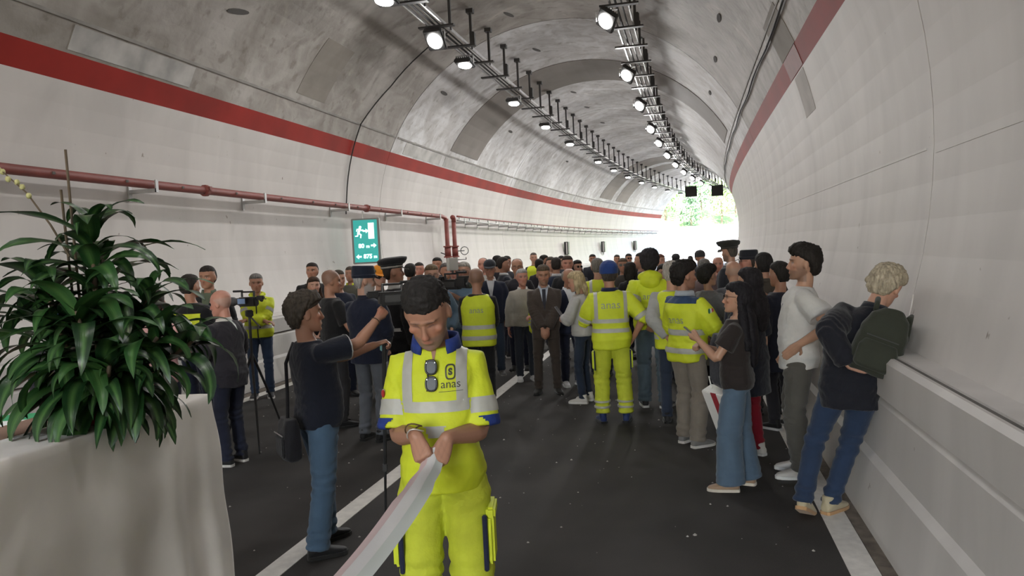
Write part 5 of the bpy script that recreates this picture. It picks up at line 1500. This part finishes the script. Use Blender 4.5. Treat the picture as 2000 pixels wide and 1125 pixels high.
PP(771, 505, 8.6, 48, 'officer in black uniform and peaked cap with white band', skin='tan', hat=('peaked', (.012, .012, .014), (.30, .28, .25)), hair=('crop', (.03, .025, .02)), over=G((.012, .012, .014), .03, 1.92, .78, name='jacket'), bottom=dict(col=(.012, .012, .014)), head=(25, -4, 0), wide=1.06, extras=ex_cc, arms=('belly', 'down'))
OR = (.75, .19, .02)
PP(801, 515, 12.0, 5, 'dark-haired man with orange collar seen from behind, near the left riser', over=G((.014, .014, .016), .026, 1.9, .82, name='jacket'), hair=('short', (.02, .018, .016)), bottom=dict(col=NAVY), extras=lambda P: collar(P, OR, hgt=.07, rad=.08))
PP(818, 513, 13.4, 178, 'ruddy-faced man in orange work jacket facing us', skin='pink', over=G(OR, .026, 1.9, .82, name='jacket'), hair=('crop', (.03, .025, .02)), bottom=dict(col=NAVY))
PP(842, 517, 9.6, 174, 'man with spectacles and brown swept hair right behind the ribbon man', skin='fair', top=G((.10, .15, .21), .018, 1.9, .86), hair=('short', (.14, .10, .06)), glasses=('spec', (.05, .04, .03)), bottom=dict(col=BLUEJ), head=(-6, 4, 0), arms=('pocket', 'down'))
PP(853, 503, 14.2, 170, 'tall black-haired man at the back left of the risers', top=G((.03, .03, .035), .02, 1.9, .85), hair=('short', (.015, .013, .012)), bottom=dict(col=NAVY), head=(20, 0, 0))
PP(871, 514, 12.6, 150, 'stocky grey-haired man in front of the risers', top=G((.65, .30, .05), .022, 1.9, .84), hair=('short', (.10, .09, .085)), bottom=dict(col=NAVY))
PP(889, 515, 11.2, 200, 'man peering over the broadcast camera, red face', skin='pink', top=G((.05, .05, .06), .02, 1.9, .85), hair=('short', (.06, .04, .03)), bottom=dict(col=NAVY))
# broadcast cameraman
PS = PP(904, 512, 10.6, 196, 'grey-haired cameraman in light denim shirt behind a broadcast camera', skin='fair', top=G((.16, .24, .33), .018, .95, .84), hair=('short', (.32, .30, .27)), bottom=dict(col=BLUEJ), arms=((.06, .30, 1.33), (.10, .34, 1.20)), hands=('grip', 'grip'), elb=((-.6, 0, -1), (.6, 0, -1)), glasses=('spec', (.03, .03, .03)))
c3 = W(PS, (.07, .30, 1.47)); camcorder('broadcast_camera', 'large black broadcast camera with pale light panel aimed right, above the ribbon man', c3, R_(-120), 1.45, led=True, shoulder=True)
def ex_vest(P): hv_tape(P, 'vest', z=((.90, .95), (1.03, 1.08)), brace=False, arms=None, txt='anas', ts=.10, tz=1.26)
PP(930, 526, 8.9, 6, 'man with shaved head in hi-vis vest over black sleeves, seen from behind', skin='tan', hair=('shaved', (.12, .09, .07)), top=G((.012, .012, .013), .016, 1.9, .86), over=None, bottom=dict(col=(.014, .015, .018)), arms=('front', 'front'), wide=1.05,
   extras=lambda P: (P['wn'].__setitem__('vest', vest(P)), ex_vest(P)))
# ---- middle group
def badge(P, i=1):
    S0, E, wr = P['ARM'][i]; c = S0*.65+E*.35; sg_ = 1 if i else -1
    MB().sphere(Vector((c+V3(sg_*.062, 0, 0))*P['s']), (.012, .028, .034), nu=8, nv=6).build('arm_badge', cloth((.35, .30, .22), .5), P['root'], True)
PP(956, 509, 11.6, 178, 'man in open navy jacket and navy peaked cap with spectacles', skin='tan', hat=('baseball', (.02, .022, .03)), glasses=('spec', (.02, .02, .02)), over=G((.014, .018, .036), .03, 1.92, .80, name='jacket'), hair=('crop', (.04, .035, .03)), bottom=dict(col=(.045, .065, .10)), shoes=(GREYT, (.3, .3, .3)), extras=lambda P: suit(P, (.55, .56, .58)), arms=('down', 'pocket'), head=(5, 3, 0))
PP(942, 504, 14.0, 190, 'man with receding hair at the back between risers and crowd', skin='pink', top=G((.40, .38, .35), .02, 1.9, .85), hair=('receding', (.08, .06, .05)), bottom=dict(col=NAVY))
PP(971, 499, 14.6, 10, 'dark-haired man far back, head just above the man in dark jacket', top=G((.02, .02, .024), .02, 1.9, .85), hair=('short', (.015, .013, .012)), bottom=dict(col=NAVY))
PP(984, 502, 13.5, 75, 'man in long dark jacket with arm badge turned right', over=G((.012, .014, .022), .03, 1.92, .80, name='jacket'), hair=('short', (.025, .02, .018)), bottom=dict(col=(.02, .024, .04)), shoes=(CHAR, (.5, .5, .5)), extras=lambda P: (badge(P, 1), collar(P, (.55, .55, .55))), arms=('belly', 'belly'))
PP(990, 500, 15.6, 165, 'man at the back behind the dark jacketed man', top=G((.05, .05, .06), .02, 1.9, .85), hair=('short', (.02, .018, .015)), bottom=dict(col=NAVY))
PP(1009, 506, 12.0, 195, 'tanned bald-fronted man with spectacles left of the brown suit', glasses=('spec', (.03, .03, .03)), over=G((.02, .02, .025), .026, 1.9, .82, name='jacket'), hair=('receding', (.10, .085, .07)), bottom=dict(col=NAVY), head=(-12, 2, 0))
def ex_beige(P):
    collar(P, (.6, .58, .55))
PBe = PP(1019, 526, 11.0, 172, 'grey-haired man in beige jacket carrying a yellow vest', skin='pink', over=G((.33, .30, .255), .026, 1.92, .86, .006, name='jacket'), hair=('short', (.34, .33, .32)), bottom=dict(col=(.02, .024, .034)), shoes=((.5, .5, .5), (.6, .6, .6)), arms=((-.10, .20, 1.05), 'down'), elb=((-1, -.3, -.4), None), extras=ex_beige)
# folded vest over his left forearm
q0 = W(PBe, (-.13, .22, .76)); fv = empty('folded_vest', q0, R_(-172)); tag(fv, 'folded hi-vis vest hanging from the arm of the man in beige', 'vest')
sh = Sh(); sh.rings([ring(V3(0, 0, z), V3(w_, 0, 0), V3(0, d, 0), 3.0, 18) for z, w_, d in ((0, .05, .02), (.04, .085, .03), (.2, .09, .035), (.38, .085, .04), (.47, .06, .04))])
me_ = remesh(sh, .009, 2); v_ = mv(me_); setv(me_, v_+mn(me_)*(wav(v_, 4, (30, 30, 20))*.006)[:, None]); me_.materials.append(M_hv); obj('fabric', me_, None, fv)
bmz = MB()
for z in (.12, .17):
    bmz.loft([[(.094*math.cos(a*.349), .039*math.sin(a*.349), zz) for a in range(18)] for zz in (z, z+.03)])
bmz.build('reflective_band', M_tape, fv)
PP(1060, 518, 9.9, 183, 'man in brown suit and dark tie with hands clasped in front', skin='tan', over=G((.058, .044, .037), .028, 1.94, .76, .005, name='jacket'), top=None, bottom=dict(col=(.052, .040, .034), fit='reg'), shoes=((.012, .011, .010), None), hair=('short', (.085, .062, .042)), beard=((.16, .11, .08), .55), head=(-3, 10, 0), arms=((-.03, .21, .90), (.04, .225, .905)), hands=('clasp', 'clasp'), elb=((-1, -.4, -.3), (1, -.4, -.3)), vox=.009, extras=lambda P: suit(P, (.40, .44, .52), (.018, .020, .032)), wide=1.04,
   legs=(((-.13, .02, .085), (-.2, 1, 0), -14), ((.13, 0, .085), (.2, 1, 0), 14)))
PP(1042, 492, 19.5, 172, 'worker in hi-vis vest standing above the crowd far back', skin='fair', top=G((.02, .02, .024), .016, .9, .85), hair=('crop', (.10, .08, .07)), bottom=dict(col=NAVY), dh=.02, extras=lambda P: P['wn'].__setitem__('vest', vest(P)), arms=('slack', 'down'))
PP(1053, 506, 15.5, 10, 'dark-haired person behind the head of the man in brown', top=G((.02, .02, .024), .02, 1.9, .85), hair=('short', (.018, .015, .013)), bottom=dict(col=NAVY))
PP(1064, 498, 17.0, 80, 'bearded man in white shirt far back, turned right', top=G((.55, .55, .54), .018, 1.9, .85), hair=('short', (.02, .017, .015)), beard=((.03, .025, .02), .9), bottom=dict(col=NAVY))
PP(1086, 503, 12.8, 8, 'man in navy suit with cropped dark hair seen from behind', over=G((.020, .028, .055), .028, 1.92, .78, name='jacket'), hair=('crop', (.03, .025, .022)), bottom=dict(col=(.020, .028, .055)), extras=lambda P: collar(P, (.6, .6, .62)))
PP(1076, 502, 14.4, 170, 'man half hidden left of the navy suited man', skin='fair', top=G((.30, .22, .20), .02, 1.9, .85), hair=('short', (.06, .05, .04)), bottom=dict(col=NAVY))
PP(1108, 500, 12.2, 182, 'smiling round-faced man in dark suit behind the bowing bald man', skin='pink', over=G((.014, .014, .018), .028, 1.92, .78, name='jacket'), hair=('short', (.035, .025, .02)), bottom=dict(col=(.014, .014, .018)), extras=lambda P: suit(P, (.62, .60, .58), (.20, .02, .02)), wide=1.06)
PP(1108, 529, 10.4, 165, 'bald grey man in navy suit and white shirt bending his head', skin='tan', over=G((.016, .022, .046), .026, 1.92, .78, name='jacket'), hair=('tonsure', (.30, .28, .26)), bottom=dict(col=(.016, .020, .040)), shoes=((.45, .45, .46), (.6, .6, .6)), head=(-10, 18, 0), extras=lambda P: suit(P, (.62, .63, .66), zv=1.02, w0=.085), dh=-.03, arms=('front', 'down'))
PP(1096, 500, 17.5, 190, 'dark-haired man far back behind the smiling man', top=G((.04, .04, .05), .02, 1.9, .85), hair=('short', (.015, .013, .012)), bottom=dict(col=NAVY))
PP(1128, 508, 14.0, 160, 'woman with black bob and sunglasses behind the blonde woman', fem=True, skin='fair', glasses=('sun', (.02, .02, .02)), top=G((.02, .02, .024), .02, 1.9, .85), hair=('bob', (.014, .012, .012)), bottom=dict(col=NAVY))
PBl = PP(1134, 529, 9.2, -62, 'blonde woman in pale grey sweater and jeans holding a phone', fem=True, skin='fair', top=G((.42, .41, .40), .026, 1.9, .90, .006), hair=('bob', (.42, .33, .20)), bottom=dict(col=(.022, .032, .055), fit='slim'), shoes=((.55, .52, .48), (.65, .63, .6)), head=(-8, 10, 0), arms=((-.06, .25, 1.14), (.07, .24, 1.13)), elb=((-.9, -.3, -.6), (.9, -.3, -.6)), hands=('grip', 'grip'), lean=5)
phone('grey phone in the hands of the blonde woman', W(PBl, (0, .34, 1.22)), (R_(-35), 0, R_(62)), (.20, .20, .21))
PP(1157, 497, 19.5, 185, 'person in dark coat far back, arms wide', top=G((.02, .022, .03), .03, 1.9, .80), hair=('short', (.015, .013, .012)), bottom=dict(col=NAVY), wide=1.1)
PP(1166, 505, 11.0, 6, 'grey-haired worker in hi-vis jacket seen from behind, left of the blue cap', skin='fair', over=G(M_hv, .03, 1.9, .82, name='jacket'), hair=('short', (.16, .145, .13)), bottom=dict(col=NAVY), extras=lambda P: hv_tape(P, txt='anas'))
def ex_bluecap(P):
    hv_tape(P, 'shirt', z=((1.00, 1.045), (1.105, 1.15)), brace=False, arms='ua', t=(.80, .98), txt='anas', ts=.122, tz=1.30); P['brace'](P['wn']['shirt'], .138, .178, 1.15); collar(P, (.012, .02, .06), hgt=.03, rad=.075)
    tm = P['trous']; s = P['s']; bl = cloth((.012, .016, .045), .7)
    for i in (0, 1):
        H0, K, A, toe = P['LEG'][i]; sg_ = -1 if i == 0 else 1
        for a, b in ((.34, .40), (.20, .26)):
            c = A+(K-A)*(a+b)/2
            sh = Sh(); sh.rings([ring(A+(K-A)*q, V3(.092, 0, 0), V3(0, .094, 0), 2, 20) for q in (a, b)])
            P['finish'](sh, 'reflective_band', M_tape, .008, 0)
        c = H0*.42+K*.58
        MB().box(tuple((c+V3(sg_*.098, -.01, .02))*s), (.03, .13, .19), bev=.01).build('cargo_pocket', M_hv, P['root'])
        MB().box(tuple((c+V3(sg_*.088, -.085, .02))*s), (.014, .012, .21), bev=.003).build('pocket_zip', bl, P['root'])
PP(1188, 512, 8.06, 4, 'worker in full hi-vis with blue cap seen from behind, centre of the crowd', skin='tan', hat=('beanie', (.016, .045, .19)), hair=('short', (.05, .04, .035)), top=G(M_hv, .030, 1.12, .82, .006, name='jacket', flare=.06), bottom=dict(col=HIVIS, mat=M_hvt, fit='cargo', rise=.02), shoes=((.014, .028, .11), (.012, .012, .014)),
   arms=('belly', (.25, .03, .93)), elb=((-1, -.3, -.4), (1, -.6, -.3)), vox=.008, folds=1.3, extras=ex_bluecap, belly=.03, wide=1.08, legs=(((-.13, 0, .085), (-.2, 1, 0), -12), ((.13, 0, .085), (.2, 1, 0), 12)))
def ex_hood(P): hv_tape(P, z=((1.08, 1.13),), brace=False, arms='ua', t=(.6, .8), txt='anas', ts=.10, tz=1.255); hood(P, M_hv, 1.25)
PP(1268, 489, 8.75, 12, 'dark-haired young man in hooded hi-vis jacket with hands behind his back', skin='tan', hair=('mop', (.020, .018, .022)), over=G(M_hv, .036, 1.9, .88, .008, name='jacket'), bottom=dict(col=(.075, .105, .135), fit='loose'), shoes=((.02, .02, .024), (.5, .5, .5)), arms=((-.03, -.19, .96), (.05, -.20, .97)), hands=('clasp', 'clasp'), elb=((-1, -.6, 0), (1, -.6, 0)), vox=.0095, folds=1.4, extras=ex_hood,
   legs=(((-.11, 0, .085), (-.2, 1, 0), -10), ((.11, -.05, .085), (.2, 1, 0), 30)))
PP(1311, 510, 7.9, 18, 'grey-haired person in hi-vis vest over light grey sleeves', skin='fair', hair=('short', (.34, .31, .28)), top=G((.36, .36, .35), .026, 1.92, .86, .006), bottom=dict(col=(.025, .035, .06)), arms=((-.04, -.19, .95), (.05, -.2, .96)), elb=((-1, -.6, .1), (1, -.6, .1)), hands=('clasp', 'clasp'), vox=.0095,
   extras=lambda P: (P['wn'].__setitem__('vest', vest(P, gr=.038)), hv_tape(P, 'vest', z=((.93, .98), (1.06, 1.11)), brace=False, arms=None)))
def ex_young(P):
    hv_tape(P, z=((.905, .955), (1.075, 1.13)), brace=False, arms='fa', t=(.18, .42), txt='anas', ts=.105, tz=1.22)
    nv = cloth((.03, .06, .13), .7); tor, M = P['tor'], P['torM'](1.4); up = M @ V3(0, 0, 1)
    P['cut'](P['wn']['jacket'], 'navy_yoke', nv, [(tor((0, 0, 1.375)), -up)], lambda n: n == 't', .003)
    collar(P, (.40, .44, .50), hgt=.06, rad=.078); zipper(P, 'jacket', .80, 1.42, col=(.02, .02, .03))
    S0, E, wr = P['ARM'][1]; c = S0*.72+E*.28
    for k, cc in enumerate(((.02, .14, .06), (.6, .6, .58), (.42, .04, .04))):
        MB().sphere(Vector((c+V3(.083, -.022+.022*k, 0))*P['s']), (.008, .012, .026), nu=8, nv=6).build('flag_badge', cloth(cc, .6), P['root'], True)
PP(1337, 512, 7.0, 55, 'young dark-haired man in hi-vis jacket with navy yoke, turned right', skin='tan', hair=('mop', (.014, .012, .014)), beard=((.05, .035, .03), .35), over=G(M_hv, .036, 1.93, .82, .008, name='jacket'), bottom=dict(col=(.19, .165, .135), fit='loose'), shoes=((.17, .165, .16), (.55, .53, .5)), head=(22, 2, 0), arms=('belly', (.10, .30, 1.08)), elb=(None, (.9, -.4, -.6)), vox=.0078, folds=1.4, extras=ex_young,
   legs=(((-.11, .03, .085), (-.2, 1, 0), -8), ((.11, -.03, .085), (.2, 1, 0), 10)))
PP(1296, 516, 10.2, 178, 'dark-haired woman with pale face between the hi-vis workers', fem=True, skin='fair', hair=('long', (.016, .013, .012)), top=G((.02, .03, .05), .02, 1.9, .85), bottom=dict(col=NAVY), glasses=('spec', (.03, .03, .03)))
PGr = PP(1384, 517, 8.5, 60, 'woman with dark wavy hair in grey coat, seen from behind', fem=True, skin='olive', hair=('curly', (.022, .018, .018)), over=G((.15, .148, .15), .030, 1.92, .55, .007, name='coat', flare=.04), bottom=dict(col=(.02, .02, .025)), arms=('belly', 'belly'), shoes=((.45, .44, .42), (.5, .5, .5)), vox=.009)
# ---- behind, towards the exit
PP(1205, 498, 21, 180, 'man far back near the left boxes, bare headed', top=G((.03, .03, .035), .02, 1.9, .85), hair=('crop', (.03, .025, .02)), bottom=dict(col=NAVY))
PP(1228, 496, 20, 175, 'man with sunglasses far back before the bright exit', glasses=('sun', (.01, .01, .01)), top=G((.03, .028, .03), .02, 1.9, .85), hair=('short', (.02, .018, .016)), bottom=dict(col=NAVY))
PP(1216, 505, 13.5, 190, 'man with sunglasses right of the blue cap', skin='tan', glasses=('sun', (.015, .015, .015)), top=G((.04, .035, .03), .02, 1.9, .85), hair=('short', (.10, .07, .05)), bottom=dict(col=NAVY))
PP(1231, 512, 11.9, 15, 'dark bob-haired person just right of the blue cap, seen from behind', fem=True, top=G((.015, .015, .018), .022, 1.9, .84), hair=('bob', (.016, .014, .014)), bottom=dict(col=NAVY))
PP(1249, 494, 12.6, -75, 'man with cropped hair turned left behind the hooded jacket', skin='fair', top=G((.05, .05, .06), .02, 1.9, .85), hair=('crop', (.03, .025, .022)), bottom=dict(col=NAVY))
PP(1290, 497, 14.5, 150, 'tall person with reddish hair against the bright exit', skin='fair', top=G((.20, .13, .12), .02, 1.9, .85), hair=('short', (.14, .06, .04)), bottom=dict(col=NAVY))
PP(1320, 497, 16.5, 20, 'man seen from behind with dark cap against the exit', hat=('baseball', (.03, .03, .035)), top=G((.06, .06, .07), .022, 1.9, .85), hair=('crop', (.02, .02, .02)), bottom=dict(col=NAVY))
PP(1348, 500, 22, 5, 'person in white shirt seen from behind at the exit', top=G((.65, .65, .68), .02, 1.9, .85), hair=('short', (.05, .045, .05)), bottom=dict(col=NAVY))
PP(1368, 490, 15, 160, 'person in dark knit hat against the bright exit', hat=('beanie', (.04, .04, .045)), top=G((.05, .05, .055), .022, 1.9, .85), hair=('short', (.02, .02, .02)), bottom=dict(col=NAVY))
PP(1376, 506, 11.4, 35, 'grey-haired man behind the wavy-haired woman', skin='pink', top=G((.20, .14, .14), .022, 1.9, .85), hair=('short', (.20, .19, .18)), bottom=dict(col=NAVY))
PP(1402, 503, 12.6, 195, 'pink-faced man left of the tall officer', skin='pink', top=G((.30, .16, .15), .022, 1.9, .85), hair=('receding', (.12, .09, .08)), bottom=dict(col=NAVY))
PP(1423, 471, 10.8, -48, 'tall bearded officer in peaked cap near the right wall', skin='fair', hat=('peaked', (.030, .032, .030), (.05, .05, .05)), hair=('crop', (.08, .07, .06)), beard=((.14, .11, .09), .6), over=G((.030, .032, .040), .028, 1.92, .80, name='jacket'), bottom=dict(col=NAVY), head=(10, 4, 0), extras=lambda P: collar(P, (.5, .5, .5)))
PP(1458, 489, 9.8, -70, 'officer in flat-topped dark cap turned left near the right wall', skin='pink', hat=('kepi', (.016, .018, .026), (.02, .02, .03)), hair=('crop', (.05, .04, .035)), over=G((.016, .018, .030), .028, 1.92, .80, name='jacket'), bottom=dict(col=NAVY), glasses=('spec', (.03, .03, .03)))
PP(1431, 513, 9.0, 8, 'pale bald man seen from behind amid the right group', skin='fair', hair=('bald', (.4, .35, .3)), top=G((.10, .10, .11), .022, 1.9, .85), bottom=dict(col=NAVY))
PP(1490, 494, 8.1, 5, 'man in brown jacket with black hair seen from behind by the right wall', hair=('short', (.018, .016, .016)), over=G((.075, .062, .050), .030, 1.92, .80, name='jacket'), bottom=dict(col=CHAR), extras=lambda P: collar(P, (.08, .065, .05)))
PP(1459, 523, 6.5, -40, 'dark-haired woman in dark dress with a large bag behind the woman in glasses', fem=True, skin='olive', hair=('long', (.016, .014, .016)), top=G((.012, .013, .020), .020, .9, .60, name='dress', flare=.06), bottom=dict(col=(.20, .01, .02), fit='slim'), arms=('belly', 'down'), shoes=((.6, .58, .55), (.6, .6, .6)))
PD = PP(1519, 512, 7.45, -25, 'person in dark navy coat raising a phone beside the man in white', skin='tan', hair=('short', (.02, .018, .018)), over=G((.014, .016, .028), .032, 1.93, .62, .007, name='coat', flare=.05), bottom=dict(col=(.02, .02, .026)), arms=('down', (.10, .30, 1.40)), hands=('relax', 'grip'), elb=(None, (.8, 0, -.9)), shoes=(BLACK, (.5, .5, .5)))
phone('white phone held up beside the chin of the man in white', W(PD, (.09, .38, 1.47)), (R_(-10), 0, R_(25)), (.6, .6, .6))
# ---- right foreground
PW = PP(1433, 551, 5.7, -66, 'woman with black glasses and long dark hair in brown t-shirt and wide jeans', fem=True, skin='olive', hair=('longer', (.012, .011, .014)), glasses=('spec', (.006, .006, .007)), top=G((.022, .017, .016), .022, .62, .87, .004), bottom=dict(col=(.075, .115, .165), fit='wide'), shoes=((.30, .20, .13), (.55, .5, .42)), head=(-4, -3, 0),
   arms=((-.10, .30, 1.29), (.06, .26, 1.20)), hands=('grip', 'grip'), elb=((-.5, -.3, -1), (.6, -.2, -1)), vox=.0065, folds=1.2, legs=(((-.12, .06, .085), (-.2, 1, 0), -10), ((.10, -.05, .085), (.2, 1, 0), 10)), extras=lambda P: None)
wt = W(PW, (-.10, .25, 1.27))
phone('dark camera phone held by the woman with black glasses', W(PW, (-.04, .37, 1.345)), (R_(-50), R_(8), R_(66)), size=(.07, .012, .12))
bag('large navy shoulder bag between the woman with glasses and the man in white', (1.66, 5.98, .72), R_(100), (.34, .14, .42), (.010, .012, .022), [(1.66, 5.98, 1.12), (1.70, 6.05, 1.28), (1.72, 6.1, 1.34)], 'shoulder_bag')
tb = empty('tote_bag', (1.76, 6.12, .30), R_(20)); tag(tb, 'white paper carrier bag with red edge low beside the man in white', 'bag'); tb.rotation_euler = (0, R_(-22), R_(25))
MB().box((0, 0, .21), (.12, .30, .42), bev=.008).build('body', M_white, tb); MB().box((-.062, 0, .21), (.006, .06, .42)).build('red_stripe', cloth((.30, .01, .02)), tb); MB().tube([(0, -.08, .42), (0, -.06, .53), (0, .06, .53), (0, .08, .42)], .006, 6).build('handle', M_white, tb)
def ex_ts(P):
    S0, E, wr = P['ARM'][0]
    P['cut'](P['wn']['shirt'], 'chest_pocket_print', cloth((.10, .11, .14)), [(P['tor']((-.06, 0, 1.33)), V3(0, 0, 1)), (P['tor']((-.06, 0, 1.30)), V3(0, 0, -1)), (P['tor']((-.095, 0, 1.3)), V3(-1, 0, 0)), (P['tor']((-.065, 0, 1.3)), V3(1, 0, 0)), (P['tor']((0, .03, 1.3)), V3(0, -1, 0))], lambda n: n == 't', .003)
PP(1553, 480, 5.95, -72, 'young dark-haired man in white t-shirt with hand on hip, turned left', skin='olive', hair=('mop', (.016, .014, .014)), beard=((.05, .035, .03), .5), top=G((.56, .55, .53), .028, .66, .83, .006), bottom=dict(col=(.085, .080, .070), fit='loose'), shoes=((.5, .48, .45), (.6, .6, .58)), head=(-2, 2, 0), lean=-4,
   arms=((-.235, .0, 1.04), 'pocket'), hands=('flat', 'relax'), elb=((-.45, -1, .2), (.8, -1, 0)), hdir=(((.25, .6, -.55), (1, -.1, .2)), None), vox=.0065, folds=1.4, extras=ex_ts)
def ex_bl(P): collar(P, (.01, .012, .02), hgt=.04)
PBn = person('blond man in dark jacket leaning on the right barrier with a backpack', 2.03, 5.10, 24, 1.76, skin='fair', hair=('mop', (.36, .31, .23)), over=G((.010, .011, .017), .038, 1.92, .78, .008, name='jacket'), bottom=dict(col=(.020, .036, .075), fit='reg'), shoes=((.42, .36, .24), (.42, .25, .12)), head=(28, 12, 4),
   pel=(.21, .06, -.06), side=18, lean=10, arms=((.21, -.165, 1.03), (.22, .30, 1.12)), hands=('relax', 'relax'), elb=((-.55, -1, -.1), (.15, .6, -1)), hdir=(((.8, -.15, -.1), (0, 1, .2)), None), vox=.0065, folds=1.5, extras=ex_bl, wide=1.0,
   legs=(((-.10, -.14, .125), (-.2, 1, 0), 15, -28), ((.06, .0, .085), (.2, 1, 0), 30)))
# backpack on his right shoulder
bp = empty('backpack', W(PBn, PBn['tor']((.09, -.225, 1.04))), -R_(14)); tag(bp, 'dark olive backpack on the back of the blond man', 'backpack'); bp.scale = (.96, .96, .96); bp.rotation_euler = (R_(-8), R_(22), -R_(26))
ol = cloth((.030, .034, .024), .8)
sh = Sh(); sh.rings([ring(V3(0, -.0, z), V3(w_, 0, 0), V3(0, d, 0), 3.0, 22) for z, w_, d in ((0, .12, .06), (.03, .15, .09), (.16, .16, .105), (.30, .15, .095), (.40, .12, .07), (.45, .06, .04))])
me_ = remesh(sh, .008, 2); v_ = mv(me_); setv(me_, v_+mn(me_)*(wav(v_, 8, (20, 20, 20))*.008)[:, None]); me_.materials.append(ol); obj('body', me_, None, bp)
sh = Sh(); sh.rings([ring(V3(0, -.10, z), V3(w_, 0, 0), V3(0, d, 0), 3.0, 18) for z, w_, d in ((.03, .09, .03), (.05, .12, .05), (.17, .125, .055), (.22, .10, .035))]); me_ = remesh(sh, .008, 2); me_.materials.append(ol); obj('front_pocket', me_, None, bp)
MB().tube([(-.10, .08, .42), (-.11, .16, .50), (-.10, .25, .44)], .018, 8).build('shoulder_strap', ol, bp, True); MB().tube([(.10, .08, .42), (.12, .14, .46), (.15, .18, .30), (.13, .12, .06)], .016, 8).build('shoulder_strap', ol, bp, True)
MB().tube([(-.10, -.13, .245), (.10, -.13, .245)], .004, 5).build('zip', M_dark, bp); MB().tube([(.15, -.02, .03), (.18, -.03, -.02), (.17, -.02, -.05), (.15, -.01, -.03)], .008, 6).build('strap_end', M_black, bp)
# tripod and camera by the bald man
tx, tz_ = px(478, 590, 7.7)
tripod('black camera tripod beside the bald man', (tx+.02, 7.75, 0), tz_-.08, .36, .5)
camcorder('video_camera', 'black video camera on the tripod beside the bald man', (tx+.02, 7.75, tz_), R_(75), 1.0)
bpy.data.scenes.remove(TMP)
import OpenImageIO as oi, numpy as np, sys
a=oi.ImageBuf('/workdir/render_main.png').get_pixels(oi.FLOAT)[:,:,:3]
h,w=a.shape[:2]
for (u,v) in [(300,280),(100,600),(600,350),(500,80),(1100,80),(1800,250),(1950,500),(1600,300),(1900,700),(1200,900),(1100,250),(1000,430),(150,1000),(340,1050),(1360,420),(1400,1000),(60,80),(850,150)]:
    x,y=int(u*w/2000),int(v*h/1125); p=a[max(0,y-3):y+4,max(0,x-3):x+4].reshape(-1,3).mean(0)*255
    print((u,v),p.astype(int))
